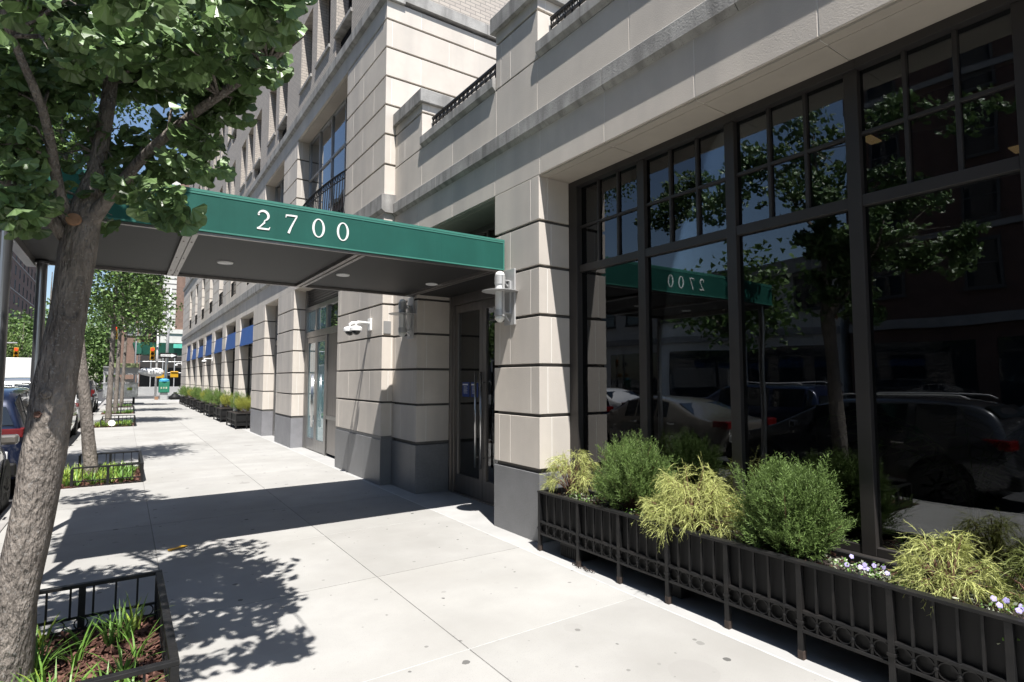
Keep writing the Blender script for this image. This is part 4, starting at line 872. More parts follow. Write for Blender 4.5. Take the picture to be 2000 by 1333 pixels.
for i in range(len(posts) - 1):
    ya, yb = posts[i + 1], posts[i]; b = MB(); n = 5
    for k in range(n):
        y = ya + (yb - ya) * (k + 0.5) / n
        b.ring((xf, y, 0.22), (1, 0, 0), 0.043, 0.0045, 18, 5)
        if k:
            yy = ya + (yb - ya) * k / n
            b.bar((xf, yy, 0.166), (xf, yy, 0.55), 0.013, 0.013); b.lathe([(0.009, 0), (0.014, 0.012), (0.009, 0.024)], (xf, yy, 0.208), n=8)
    b.build('ring_panel', [BLACK], pl)
b = MB(); rs = random.Random(3)
nx, ny = 5, 110
for i in range(nx):
    for j in range(ny):
        pass
V = [(3.43 + 0.37 * i / nx, PY0 + .02 + (PY1 - PY0 - .04) * j / ny, 0.50 + rs.uniform(-.015, .02)) for i in range(nx + 1) for j in range(ny + 1)]
F = [(i * (ny + 1) + j, (i + 1) * (ny + 1) + j, (i + 1) * (ny + 1) + j + 1, i * (ny + 1) + j + 1) for i in range(nx) for j in range(ny)]
b.add(V, F); o = b.build('soil', [SOIL], pl)
def litter(mb, x0, x1, y0, y1, z, n, s, r_, mi=1, zs=0.02):
    for _ in range(n):
        c = Vector((r_.uniform(x0, x1), r_.uniform(y0, y1), z + r_.uniform(0, zs))); d = rdir(r_); d.z *= .35; d.normalize(); e = d.cross(rdir(r_)).normalized(); f = d.cross(e)
        L = s * r_.uniform(.5, 1.3); mb.obox(c, d * L, e * L * r_.uniform(.25, .5), f * L * 0.14, r_.randrange(mi))
b = MB(); litter(b, 3.44, 3.79, PY0, PY1, 0.51, 1500, 0.014, rs, 3); struct(b.build('mulch_and_leaf_litter', [MULCH, PALEL, SOIL], pl), 'stuff')
# shrubs
def sprig(mb, p, d, L, w_, r_, k, sp=0.75):
    """a feathery spray: a thin axis with short side needles"""
    side = d.cross(rdir(r_)).normalized(); s2 = d.cross(side)
    i0 = len(mb.v); wv = side * w_; mb.v += [tuple(p - wv), tuple(p + wv), tuple(p + d * L)]; mb.f.append((i0, i0 + 1, i0 + 2)); mb.m.append(0)
    for j in range(k):
        f = (j + .5) / k; q = p + d * L * f; sgn = 1 if j % 2 else -1
        dd = (d * 0.85 + (side if j % 3 else s2) * sgn * sp + rdir(r_) * 0.25).normalized() * L * (0.40 - 0.26 * f); wv = dd.cross(rdir(r_)).normalized() * w_; i0 = len(mb.v)
        mb.v += [tuple(q - wv), tuple(q + wv), tuple(q + dd * .6 + wv), tuple(q + dd), tuple(q + dd * .6 - wv)]; mb.f.append((i0, i0 + 1, i0 + 2, i0 + 3, i0 + 4)); mb.m.append(0)
def juniper(name, label, loc, rx, ry, h, n, seed, mt=JUNI, group='dark green junipers'):
    r_ = random.Random(seed); t = thing(name, label, 'shrub', loc, group); L0 = Vector(loc); mb = MB(); st = MB()
    base = L0 + Vector((0, 0, 0.03)); c = L0 + Vector((0, 0, h * 0.42)); nb = max(40, n // 24)
    for b_ in range(nb):
        d = rdir(r_)
        if d.z < -0.45: d.z = -d.z
        ext = r_.uniform(0.62, 1.0) * (1.28 if r_.random() < 0.16 else 1.0)
        tip = c + Vector((d.x * rx, d.y * ry, d.z * h * 0.5)) * ext
        if tip.z < L0.z + .03: tip.z = L0.z + .03
        ax = tip - base; La = ax.length; ax.normalize()
        if r_.random() < .25: st.tube([base, base.lerp(tip, .55) + rdir(r_) * .02, tip], [0.006, 0.004, 0.0015], 4)
        for k in range(24):
            f = r_.uniform(0.42, 1.0); spread = 0.085 * (1.15 - f) + 0.02
            p = base.lerp(tip, f) + rdir(r_) * spread
            dd = (ax * 0.85 + Vector((0, 0, 0.30)) + rdir(r_) * (0.55 if f < .9 else .3)).normalized()
            sprig(mb, p, dd, r_.uniform(0.05, 0.125), 0.0017, r_, 12, 0.9)
    mb.build('foliage', [mt], t); st.build('stem', [TWIG], t); return t
def threadleaf(name, label, loc, rx, ry, h, n, seed, mt=GOLD, group='golden threadleaf shrubs', drop=0.0):
    r_ = random.Random(seed); t = thing(name, label, 'shrub', loc, group); L0 = Vector(loc); mb = MB(); st = MB(); nb = max(10, n // 22)
    for b_ in range(nb):
        a = r_.uniform(0, 2 * math.pi); u = r_.random() ** 0.55
        tip = L0 + Vector((math.cos(a) * rx * u, math.sin(a) * ry * u, h * (1.0 - 0.55 * u ** 2.2) * r_.uniform(0.42, 1.16)))
        if math.cos(a) < -0.35 and u > .7: tip.z -= drop * r_.random()
        mid = L0.lerp(tip, .55) + Vector((0, 0, .05))
        st.tube([L0 + rdir(r_) * .02, mid, tip + Vector((0, 0, .01))], [0.006, 0.0045, 0.002], 5)
        od = (Vector((math.cos(a), math.sin(a), 0)) * (0.35 + u) + Vector((0, 0, .25))).normalized()
        for k in range(22):
            p = tip.lerp(mid, r_.random() ** 2 * .6) + rdir(r_) * 0.022; d = (od * .6 + rdir(r_) * .75 + Vector((0, 0, 0.1))).normalized()
            Ls = r_.uniform(0.05, 0.13); kk = 4; sg = Ls / kk; ref = rdir(r_)
            for i in range(kk):
                d = (d + Vector((0, 0, -0.33)) + rdir(r_) * .15).normalized(); q = p + d * sg
                wv = d.cross(ref)
                if wv.length > 1e-4:
                    wv = wv.normalized() * 0.0016; i0 = len(mb.v)
                    mb.v += [tuple(p - wv), tuple(p + wv), tuple(q + wv * .8), tuple(q - wv * .8)]; mb.f.append((i0, i0 + 1, i0 + 2, i0 + 3)); mb.m.append(0)
                    for sgn in (-1, 1):
                        e = (d * .9 + wv.normalized() * sgn * .65 + rdir(r_) * .3).normalized() * r_.uniform(.015, .035); w2 = e.cross(rdir(r_)).normalized() * 0.0012; i0 = len(mb.v)
                        mb.v += [tuple(q - w2), tuple(q + w2), tuple(q + e)]; mb.f.append((i0, i0 + 1, i0 + 2)); mb.m.append(0)
                p = q
    mb.build('foliage', [mt], t); st.build('stem', [TWIG], t); return t
threadleaf('threadleaf_shrub', 'small airy yellow-green threadleaf shrub at the pier end of the long planter', (3.60, 4.22, 0.52), 0.20, 0.30, 0.42, 760, 1, group='golden threadleaf shrubs')
juniper('juniper_shrub', 'dark green juniper between the two golden shrubs nearest the pier', (3.63, 3.45, 0.50), 0.27, 0.40, 0.66, 3300, 2)
threadleaf('threadleaf_shrub', 'largest golden threadleaf shrub, spilling over the planter rim between the two junipers', (3.57, 2.80, 0.50), 0.26, 0.42, 0.44, 2700, 3, drop=0.2)
juniper('juniper_shrub', 'largest rounded green juniper in the middle of the long planter', (3.62, 2.06, 0.48), 0.27, 0.32, 0.66, 5600, 4)
threadleaf('threadleaf_shrub', 'golden threadleaf shrub with bare reddish twigs beside the violet flowers', (3.60, 1.20, 0.50), 0.17, 0.20, 0.32, 820, 5, drop=0.08)
threadleaf('threadleaf_shrub', 'darker green threadleaf shrub at the right end, close to the window frame', (3.68, 0.82, 0.48), 0.16, 0.28, 0.30, 700, 6, mt=GOLD2)
juniper('juniper_shrub', 'juniper at the near end of the long planter beyond the picture edge', (3.62, 0.1, 0.48), 0.32, 0.36, 0.62, 1400, 8)
def pansies(label, loc, rx, ry, n, nf, seed, drop=0.0):
    r_ = random.Random(seed); t = thing('pansy_clump', label, 'flowers', loc, 'flower clumps in the long planter'); L0 = Vector(loc); lf = MB(); fl = MB()
    for _ in range(n):
        a = r_.uniform(0, 6.28); u = r_.random() ** .5; p = L0 + Vector((math.cos(a) * rx * u, math.sin(a) * ry * u, r_.uniform(0.0, 0.085) - (drop * r_.random() if math.cos(a) < -0.3 else 0)))
        d = (rdir(r_) + Vector((0, 0, .5))).normalized(); x = d.cross(rdir(r_)).normalized(); s = r_.uniform(.012, .024); i0 = len(lf.v)
        lf.v += [tuple(p), tuple(p + d * s * .5 - x * s * .35), tuple(p + d * s), tuple(p + d * s * .5 + x * s * .35)]; lf.f.append((i0, i0 + 1, i0 + 2, i0 + 3)); lf.m.append(0 if r_.random() < .6 else 1)
    lf.build('leaves', [BLADE, PALEL], t)
    for _ in range(nf):
        a = r_.uniform(0, 6.28); u = r_.random() ** .5; c = L0 + Vector((math.cos(a) * rx * u, math.sin(a) * ry * u, r_.uniform(0.06, 0.10))); nr = (Vector((-.7, -.5, .5)) + rdir(r_) * .4).normalized(); x = nr.orthogonal().normalized(); y = nr.cross(x)
        fl = MB()
        for k in range(5):
            g_ = 2 * math.pi * k / 5; q = c + (x * math.cos(g_) + y * math.sin(g_)) * 0.007; i0 = len(fl.v)
            for j in range(7): h_ = 2 * math.pi * j / 7; fl.v.append(tuple(q + (x * math.cos(h_) + y * math.sin(h_)) * 0.0075 + nr * 0.002 * math.sin(3 * h_)))
            fl.f.append(tuple(range(i0, i0 + 7))); fl.m.append(0)
        fl.build('bloom', [PETAL], t)
pansies('violet pansies blooming between the big juniper and the twiggy golden shrub', (3.54, 1.56, 0.50), 0.09, 0.22, 320, 9, 1)
pansies('trailing pale flowers hanging over the planter rim at the right picture edge', (3.42, 0.80, 0.52), 0.05, 0.22, 220, 7, 2, drop=0.12)
pansies('low pale-leaved plants at the foot of the shrub by the pier', (3.52, 3.98, 0.50), 0.10, 0.2, 260, 0, 3)
pansies('low pale-leaved plants tucked between golden shrub and first juniper', (3.48, 3.18, 0.50), 0.06, 0.2, 160, 0, 4)
b = MB(); b.box(3.43, 3.66, 3.93, 4.19, 0.0, 0.125)
for k in range(9): b.box(3.423, 3.43, 3.945 + k * 0.028, 3.955 + k * 0.028, 0.012, 0.10)
b.box(3.415, 3.67, 3.92, 4.20, 0.125, 0.14); o = b.build('plastic_crate', [BLACKP], bevel=0.003); tag(o, 'black ribbed plastic box tucked under the planter end', 'crate')
b = MB(); rs = random.Random(9)
for k in range(12):
    y = 3.90 - k * 0.022; b.ring((3.34 + 0.012 * math.sin(k * 1.3), y, 0.010 + 0.004 * (k % 2)), (0.3 if k % 2 else 1, 0.1, 1 if k % 2 else .2), 0.014, 0.0035, 12, 5)
o = b.build('iron_chain', [RUST]); tag(o, 'short iron chain lying at the foot of the planter post', 'chain')

# ------------------------------------------------------------------ tree pits: fence, mulch, strap-leaved plants
def flat_rail(mb, a, c, wx, h, z): mb.box(min(a[0], c[0]) - (wx / 2 if a[0] == c[0] else 0), max(a[0], c[0]) + (wx / 2 if a[0] == c[0] else 0), min(a[1], c[1]) - (wx / 2 if a[1] == c[1] else 0), max(a[1], c[1]) + (wx / 2 if a[1] == c[1] else 0), z - h, z)
def pit(i, p, label, near):
    x0, x1, y0, y1 = p; H_ = 0.305; x1 -= 0.02; y0 += 0.02; y1 -= 0.02; x0 += 0.25
    f = thing('tree_pit_fence', label, 'fence', ((x0 + x1) / 2, (y0 + y1) / 2, 0), 'tree pit fences')
    runs = [((x1, y0), (x1, y1)), ((x0, y0), (x1, y0)), ((x0, y1), (x1, y1))]
    for a, c in runs:
        b = MB(); ex = 0.0
        if a[0] == c[0]: b.box(a[0] - 0.02, a[0] + 0.02, a[1] + 0.022, c[1] - 0.022, H_ - 0.022, H_)
        else: b.box(a[0], c[0] + 0.02, a[1] - 0.02, a[1] + 0.02, H_ - 0.023, H_ + 0.001)
        b.build('top_rail', [BLACK], f, bevel=0.003)
        b = MB(); L = Vector((c[0] - a[0], c[1] - a[1], 0)); n = max(4, int(L.length / 0.115))
        for k in range(1, n):
            q = Vector((a[0], a[1], 0)) + L * k / n; b.bar((q.x, q.y, 0.085 if near else 0.0), (q.x, q.y, H_ - 0.02), 0.012, 0.012)
        if near:
            for z in (0.09, 0.012): b.bar((a[0], a[1], z), (c[0], c[1], z), 0.012, 0.016)
            for k in range(n):
                q = Vector((a[0], a[1], 0.05)) + L * (k + .5) / n; b.ring(q, L.cross(Vector((0, 0, 1))), 0.036, 0.004, 14, 4)
        b.build('pickets', [BLACK], f)
    for (x, y) in ((x1, y0), (x1, y1), (x0, y0), (x0, y1), ((x0 + x1) / 2, y0), ((x0 + x1) / 2, y1)):
        b = MB(); b.box(x - 0.019, x + 0.019, y - 0.019, y + 0.019, -0.1, H_ - 0.024); b.build('post', [BLACK], f, bevel=0.002)
    r_ = random.Random(40 + i); b = MB(); x0_ = p[0]
    b.box(x0_, p[1], p[2], p[3], -0.2, -0.035, 0); litter(b, x0_ + .02, p[1] - .02, p[2] + .02, p[3] - .02, -0.03, 2600 if near == 2 else 900, 0.026 if near == 2 else 0.032, r_, 1, 0.05)
    for k in range(260 if near == 2 else 0): litter(b, x0_ + .02, p[1] - .02, p[2] + .02, p[3] - .02, 0.0, 1, 0.02, r_, 1, 0.03)
    struct(b.build('bark_mulch', [MULCH]), 'stuff')
    b = MB(); ncl = {2: 60, 1: 110, 0: 50}[near]
    for _ in range(ncl):
        cx_ = r_.uniform(x0_ + .1, p[1] - .12); cy_ = r_.uniform(p[2] + .12, p[3] - .1)
        if near == 2 and (cx_ > 0.1 and cy_ > 3.6 and r_.random() < .8): continue
        yl = 1 if (near and r_.random() < (0.75 if near == 1 and cx_ < -0.1 else 0.18)) else 0
        for k in range(r_.randint(7, 13)):
            a = r_.uniform(0, 6.28); hd = Vector((math.cos(a), math.sin(a), 0)); Ls = r_.uniform(.14, .32) * (0.95 if near == 2 else 0.8); bend = r_.uniform(.2, 1.1); wd = r_.uniform(.0045, .008) * (1.0 if near == 2 else 1.5); sx = hd.cross(Vector((0, 0, 1))) * wd
            p0 = Vector((cx_, cy_, -0.02)) + hd * r_.uniform(0, .03); i0 = len(b.v); S_ = 5
            for s_ in range(S_ + 1):
                t = s_ / S_; q = p0 + Vector((0, 0, 1)) * Ls * (t - 0.42 * bend * t * t) + hd * Ls * (0.15 * t + 0.62 * bend * t * t); tw = sx * (1 - 0.92 * t ** 2.5); b.v += [tuple(q - tw), tuple(q + tw)]
            for s_ in range(S_): b.f.append((i0 + 2 * s_, i0 + 2 * s_ + 1, i0 + 2 * s_ + 3, i0 + 2 * s_ + 2)); b.m.append(yl)
    o = struct(b.build('ground_cover_plants', [BLADE, BLADEY]), 'stuff')
plab = ['black iron fence round the nearest tree pit, bottom left', 'black iron fence round the second tree pit by the sunlit yellow-green plants', 'black iron fence round the third tree pit, with the white sign', 'black iron fence round the fourth tree pit, far along the kerb', 'black iron fence round the last tree pit, beside the food cart', 'black iron fence round the tree pit behind the viewer']
for i, p in enumerate(PITS): pit(i, p, plab[i], {0: 2, 1: 1, 2: 1}.get(i, 0))
s = thing('pit_sign', 'small white disc sign fixed low on the third tree pit fence', 'sign', (-0.36, 23.64, 0))
b = MB(); b.lathe([(0.11, 0), (0.11, 0.01)], (-0.30, 23.63, 0.14), (0.2, -1, 0.45), 8); b.build('plate', [WHITE], s)
b = MB(); b.bar((-0.30, 23.66, 0), (-0.30, 23.66, 0.12), 0.02); b.build('stake', [GREYM], s)
b = MB(); b.prism([(-0.085, -0.022), (0.04, -0.03), (0.045, -0.045), (0.10, -0.005), (0.05, 0.035), (0.045, 0.02), (-0.08, 0.024)], lambda q, d: (0.485 + q[0] * 0.95 - q[1] * 0.3, 6.445 + q[0] * 0.5 + q[1] * 0.9, 0.004 + d + 0.01 * abs(math.sin(q[0] * 30))), 0, 0.004)
o = b.build('paper_litter', [YELL]); tag(o, 'flattened yellow wrapper lying on the sidewalk in the canopy shadow', 'litter')

# ------------------------------------------------------------------ box planters along the tower
bp = thing('box_planter', '', 'planter', (0, 0, 0), 'black box planters along the tower')
Lp, Wp, Hp = 1.95, 0.62, 0.50
b = MB(); b.box(-Wp / 2, Wp / 2, -Lp / 2, Lp / 2, 0.12, Hp); b.build('trough', [BLACKP], bp, bevel=0.01)
b = MB()
for z in (0.12, 0.26, Hp - 0.005):
    for (x0, x1, y0, y1) in ((-Wp / 2 - .02, -Wp / 2 - .001, -Lp / 2 - .02, Lp / 2 + .02), (-Wp / 2 - .001, Wp / 2 + .001, -Lp / 2 - .02, -Lp / 2 - .001), (Wp / 2 + .001, Wp / 2 + .02, -Lp / 2 - .02, Lp / 2 + .02)): b.box(x0, x1, y0, y1, z - 0.014, z + 0.014)
b.build('rail', [BLACK], bp)
for x in (-Wp / 2 - .01, Wp / 2 + .01, 0):
    for y in ((-Lp / 2 - .01, 0, Lp / 2 + .01) if x else (-Lp / 2 - .01,)):
        b = MB(); b.box(x - .022, x + .022, y - .022, y + .022, 0, Hp - .02); b.build('post', [BLACK], bp)
for k in range(8):
    b = MB()
for k in range(6):
    b = MB(); b.ring((-Wp / 2 - .01, -Lp / 2 + (k + .5) * Lp / 6, 0.19), (1, 0, 0), .05, .006, 12, 4); b.build('ring', [BLACK], bp)
b = MB(); b.box(-Wp / 2 + .02, Wp / 2 - .02, -Lp / 2 + .02, Lp / 2 - .02, Hp - .05, Hp - 0.02 + .022); b.build('soil', [SOIL], bp)
hs = juniper('hedge_shrub', '', (0, 0, 0), 0.37, 0.58, 0.78, 1700, 31, mat('hedge leaf', (0.15, 0.24, 0.055), 0.6, 0.2, 3, 0.4, trans=0.25), 'hedge shrubs in the box planters')
hy = juniper('hedge_shrub', '', (0, 0, 0), 0.36, 0.45, 0.62, 1100, 32, mat('yellow hedge leaf', (0.36, 0.38, 0.07), 0.6, 0.2, 3, 0.4, trans=0.25), 'hedge shrubs in the box planters')
ordn = ['first', 'second', 'third', 'fourth', 'fifth', 'sixth', 'seventh']
for k in range(7):
    y = 20.35 + Lp / 2 + 0.05 + 3.46 * k + (0.05 if k else 0)
    lab = 'black box planter, %s of the row counted from the grey shop door' % ordn[k]
    o = bp if k == 0 else dup(bp, (0, 0, 0)); o.location = (3.44 - .06, y, 0); o['label'] = lab
    sh = hs if k == 0 else dup(hs, (0, 0, 0)); sh.location = (3.36, y + 0.35, Hp); sh.rotation_euler.z = 0.9 * k if k else 0; sh['label'] = 'green bushy shrub at the far end of the %s box planter' % ordn[k]
    if k in (0, 1, 3, 5): sh = hy if k == 0 else dup(hy, (0, 0, 0)); sh.location = (3.34, y - 0.5, Hp); sh['label'] = 'yellow-green shrub at the near end of the %s box planter' % ordn[k]
    else: sh = dup(hs, (3.34, y - 0.5, Hp), 'green bushy shrub at the near end of the %s box planter' % ordn[k], 2.0 + k)

# ------------------------------------------------------------------ cars
def car(name, label, cat, x, y, paintm, L=4.5, W=1.8, kind='suv', group='cars parked along the kerb', face=1, z=-0.13, hood=0.95, belt=0.98, roof=1.60):
    """lofted body: stations run rear (y=0) to front (y=L); built at the origin facing +Y, then placed"""
    t = thing(name, label, cat, (0, 0, 0), group)
    if kind == 'suv': S = [(0, .55, belt - .12, belt - .12, .80), (.04, .34, belt, belt + .02, .92), (.12, .27, belt + .01, roof - .22, .95), (.32, .24, belt + .02, roof - .03, 1), (1.2, .22, belt, roof, 1), (2.2, .22, belt - .01, roof - .01, 1), (2.75, .22, belt - .02, roof - .09, 1), (3.45, .22, hood, hood + .02, 1), (4.2, .24, hood - .08, hood - .07, .95), (4.43, .3, hood - .2, hood - .19, .86), (4.5, .42, hood - .35, hood - .34, .76)]
    elif kind == 'sedan': S = [(0, .5, .86, .87, .84), (.06, .32, .96, .97, .93), (.75, .24, .99, 1.0, .98), (1.35, .22, .97, roof - .06, 1), (1.8, .22, .96, roof, 1), (2.4, .22, .95, roof, 1), (2.75, .22, .94, roof - .05, 1), (3.45, .22, .91, .92, 1), (4.25, .25, .83, .84, .94), (4.45, .3, .72, .73, .86), (4.5, .42, .62, .63, .78)]
    else: S = [(0, .5, belt - .1, belt - .1, .84), (.05, .32, belt + .02, roof - .6, .94), (.14, .27, belt + .03, roof - .1, .96), (.25, .25, belt + .03, roof - .03, .98), (1.5, .24, belt, roof, 1), (2.7, .24, belt - .02, roof - .02, 1), (3.1, .24, belt - .03, roof - .16, 1), (3.75, .24, hood, hood + .02, 1), (4.25, .26, hood - .12, hood - .11, .95), (4.45, .32, hood - .28, hood - .27, .86), (4.5, .45, hood - .4, hood - .39, .78)]
    sc = L / 4.5; ph = W / 2
    def sect(s):
        y, zb, zt, zr, wf = s; w_ = ph * wf; cab = (zr - zt) > 0.12; wr = w_ * (0.78 if cab else 0.93)
        return [(w_ * .55, zb), (w_ * .90, zb + .0), (w_ * .985, zb + .13), (w_ * 1.0, (zb + zt) / 2 + .04), (w_ * .985, zt - .07), (w_ * .945, zt), (wr * 1.02, zr - (.06 if cab else 0.006)), (wr * .92, zr - 0.012 if cab else zr - .002), (0, zr + (.02 if cab else .025))]
    v = []; f = []; ns = 17
    for s in S:
        h = sect(s); ring_ = [(-x_, z_) for x_, z_ in h] + [(x_, z_) for x_, z_ in h[-2::-1]]
        v += [(x_, s[0] * sc, z_) for x_, z_ in ring_]
    for i in range(len(S) - 1):
        for j in range(ns - 1): f.append((i * ns + j, i * ns + j + 1, (i + 1) * ns + j + 1, (i + 1) * ns + j))
        f.append((i * ns + ns - 1, i * ns, (i + 1) * ns, (i + 1) * ns + ns - 1))
    f.append(tuple(range(ns))); k = (len(S) - 1) * ns; f.append(tuple(range(k, k + ns))[::-1])
    mb = MB(); mb.add(v, f); bd = mb.build('body', [paintm], t, smooth=True, recalc=True)
    ss = bd.modifiers.new('s', 'SUBSURF'); ss.levels = 1; ss.render_levels = 2
    em = bd.modifiers.new('e', 'EDGE_SPLIT'); em.split_angle = R(38); 
    bd.modifiers.remove(em)
    def P(i, j): return Vector(v[i * ns + j])
    def quadpt(i0, i1, a, jb, jt, u):
        lo = P(i0, jb).lerp(P(i1, jb), a); hi = P(i0, jt).lerp(P(i1, jt), a); return lo.lerp(hi, u)
    cabs = [i for i, s in enumerate(S) if s[3] - s[2] > 0.3]; c0, c1 = cabs[0], cabs[-1]
    def patch(pts4, name_, m_, off=0.012, th=0.010):
        A, B, C_, D = pts4; n = (B - A).cross(D - A).normalized(); ctr = Vector((0, 2.25 * sc, 0.9))
        if n.dot((A + C_) / 2 - ctr) < 0: n = -n
        mb = MB(); q = [A, B, C_, D]; mb.add([p + n * off for p in q] + [p - n * th for p in q], [(0, 1, 2, 3), (7, 6, 5, 4), (0, 4, 5, 1), (1, 5, 6, 2), (2, 6, 7, 3), (3, 7, 4, 0)])
        return mb.build(name_, [m_], t, bevel=0.004, recalc=True)
    for side in (0, 1):
        jb, jt = (5, 6) if side == 0 else (11, 10)
        for i in range(c0, c1):
            a0, a1 = 0.06, 0.94
            if i == c0: a0 = 0.35
            patch([quadpt(i, i + 1, a0, jb, jt, .07), quadpt(i, i + 1, a1, jb, jt, .07), quadpt(i, i + 1, a1, jb, jt, .95), quadpt(i, i + 1, a0, jb, jt, .95)], 'side_window', CARGL, 0.006)
    # windscreen & rear window
    for (i0, i1, nm) in ((c1, c1 + 1, 'windscreen'), (c0, c0 - 1, 'rear_window')):
        A = P(i1, 6).lerp(P(i0, 6), .12); B = P(i1, 10).lerp(P(i0, 10), .12); C_ = P(i0, 10).lerp(P(i1, 10), .06); D = P(i0, 6).lerp(P(i1, 6), .06)
        sh = lambda p, k: Vector((p.x * k, p.y, p.z))
        n = (B - A).cross(D - A).normalized()
        patch([sh(A, .93), sh(B, .93), sh(C_, .9), sh(D, .9)], nm, CARGL, 0.03, 0.03)
    for sx in (-1, 1):
        for yy in (0.83 * sc, 3.62 * sc):
            r = 0.335; wh = MB(); X_ = sx * (ph - 0.10)
            wh.lathe([(r * .62, -.11), (r * .96, -.11), (r, -.07), (r, .07), (r * .96, .11), (r * .62, .11)], (X_, yy, r - .0), (1, 0, 0), 32); o = wh.build('wheel', [RUBBER], t)
            WL[o.name] = Vector((0, 0, 0)); rm = MB(); xo = X_ + sx * 0.085
            rm.ring((xo, yy, r), (1, 0, 0), r * .60, .018, 28, 6); rm.lathe([(.05, -.01), (.05, .02)], (xo, yy, r), (sx, 0, 0), 14)
            for k in range(7):
                a = 2 * math.pi * k / 7; rm.bar((xo, yy + .04 * math.cos(a), r + .04 * math.sin(a)), (xo, yy + r * .6 * math.cos(a), r + r * .6 * math.sin(a)), .03, .05, up=(1, 0, 0))
            rm.build('rim', [SILV], o)
            ar = MB(); ar.lathe([(r + .055, -.12), (r + .055, .024)], (sx * (ph - .02), yy, r + .01), (sx, 0, 0), 32); ar.build('wheel_arch', [BLACKP], t)
        mr = MB(); mr.obox((sx * (ph + .09), 2.95 * sc, belt + .06), (.09, 0, 0), (0, .05, 0), (0, 0, .06)); mr.build('mirror', [paintm], t, bevel=.03)
        zl = belt - (.06 if kind != 'van' else 0.02)
        tl = MB(); w0 = ph * .90
        if kind == 'van': tl.obox((sx * ph * .90, .06 * sc, belt + .0), (.07, 0, 0), (0, .06, 0), (0, 0, .17))
        else: tl.obox((sx * ph * .74, .07 * sc, zl), (.17, 0, 0), (-sx * .0, .075, 0), (0, 0, .065)); tl.obox((sx * ph * .905, .18 * sc, zl + .02), (.03, 0, 0), (0, .14, 0), (0, 0, .055))
        tl.build('tail_light', [RED], t, bevel=.012)
        hl = MB(); hl.obox((sx * ph * .68, (L - .12), hood - .24), (.18, 0, 0), (sx * .03 * -1, .08, 0), (0, 0, .06)); hl.build('headlight', [CLEAR], t, bevel=.012)
        dh = MB()
        for yy in (1.35 * sc, 2.35 * sc): dh.obox((sx * (ph * 1.003), yy, belt - .10), (.012, 0, 0), (0, .08, 0), (0, 0, .014))
        dh.build('door_handle', [CHROME], t, bevel=.004)
        if kind == 'suv':
            rr = MB(); rr.tube([(sx * ph * .70, .5 * sc, roof - .01), (sx * ph * .70, .62 * sc, roof + .035), (sx * ph * .70, 2.2 * sc, roof + .04), (sx * ph * .70, 2.5 * sc, roof - .02)], .014, 8); rr.build('roof_rail', [SILV], t, smooth=True)
    bu = MB(); bu.obox((0, .02, .45), (ph * .86, 0, 0), (0, .07, 0), (0, 0, .10)); bu.build('rear_bumper', [BLACKP], t, bevel=.03)
    pt = MB(); pt.obox((0, -.015 if kind != 'suv' else .0, .72), (.16, 0, 0), (0, .02, 0), (0, 0, .08)); pt.build('number_plate', [MATS.get('plate') or mat('plate', (0.45, 0.42, 0.34), .5, .05)], t, bevel=.004)
    t.location = (x, y, z)
    if face < 0: t.rotation_euler.z = math.pi; t.location = (x, y + L, z)
    return t
NAVY = paint('navy car paint', (0.008, 0.014, 0.04)); SILVP = paint('silver car paint', (0.35, 0.36, 0.36), .6); CHAR = paint('charcoal car paint', (0.03, 0.032, 0.037)); TAUPE = paint('taupe car paint', (0.16, 0.145, 0.13), .4); WHT = paint('white car paint', (0.7, 0.7, 0.7), 0.0)
car('parked_hatchback', 'charcoal hatchback parked in front of the nearest tree, reflected in the right shop window', 'car', -2.08, 2.35, CHAR, L=4.1, W=1.72, kind='suv', roof=1.50, belt=.98, hood=.92)
car('parked_sedan', 'taupe saloon car parked ahead of the charcoal hatchback, seen in the window reflection', 'car', -2.10, 6.4, TAUPE, L=4.25, W=1.76, kind='sedan', roof=1.40)
car('parked_suv', 'dark navy SUV with red tail light at the left picture edge', 'car', -2.06, 11.0, NAVY, L=4.6, W=1.86, kind='suv', roof=1.66, belt=1.04, hood=1.0)
car('parked_minivan', 'grey silver minivan parked beyond the navy SUV behind the trunk', 'van', -2.09, 17.2, SILVP, L=5.0, W=1.95, kind='van', roof=1.82, belt=1.08, hood=1.02)
car('parked_car', 'white car parked ahead of the silver minivan', 'car', -2.05, 23.4, WHT, L=4.6, W=1.82, kind='suv', roof=1.62)
car('parked_car', 'black car parked ahead of the white one near the third tree pit', 'car', -2.08, 28.8, CHAR, L=4.5, W=1.80, kind='sedan', roof=1.45)
car('parked_suv', 'navy SUV standing in the far traffic lane, seen only in the shop window reflection', 'car', -6.6, 7.0, NAVY, L=4.6, W=1.86, kind='suv', roof=1.66, belt=1.04, hood=1.0, group='cars in the road')
car('parked_suv', 'dark SUV further back in the far lane, reflected at the right picture edge', 'car', -6.6, 0.2, CHAR, L=4.6, W=1.84, kind='suv', roof=1.62, belt=1.0, group='cars in the road')
car('parked_car', 'pale car in the far lane beyond the reflected saloon', 'car', -6.6, 13.2, WHT, L=4.4, W=1.78, kind='sedan', roof=1.42, group='cars in the road')
car('parked_minivan', 'black van parked last along the kerb before the food cart', 'van', -2.1, 34.0, CHAR, L=4.9, W=1.92, kind='van', roof=1.8, belt=1.08, hood=1.02)
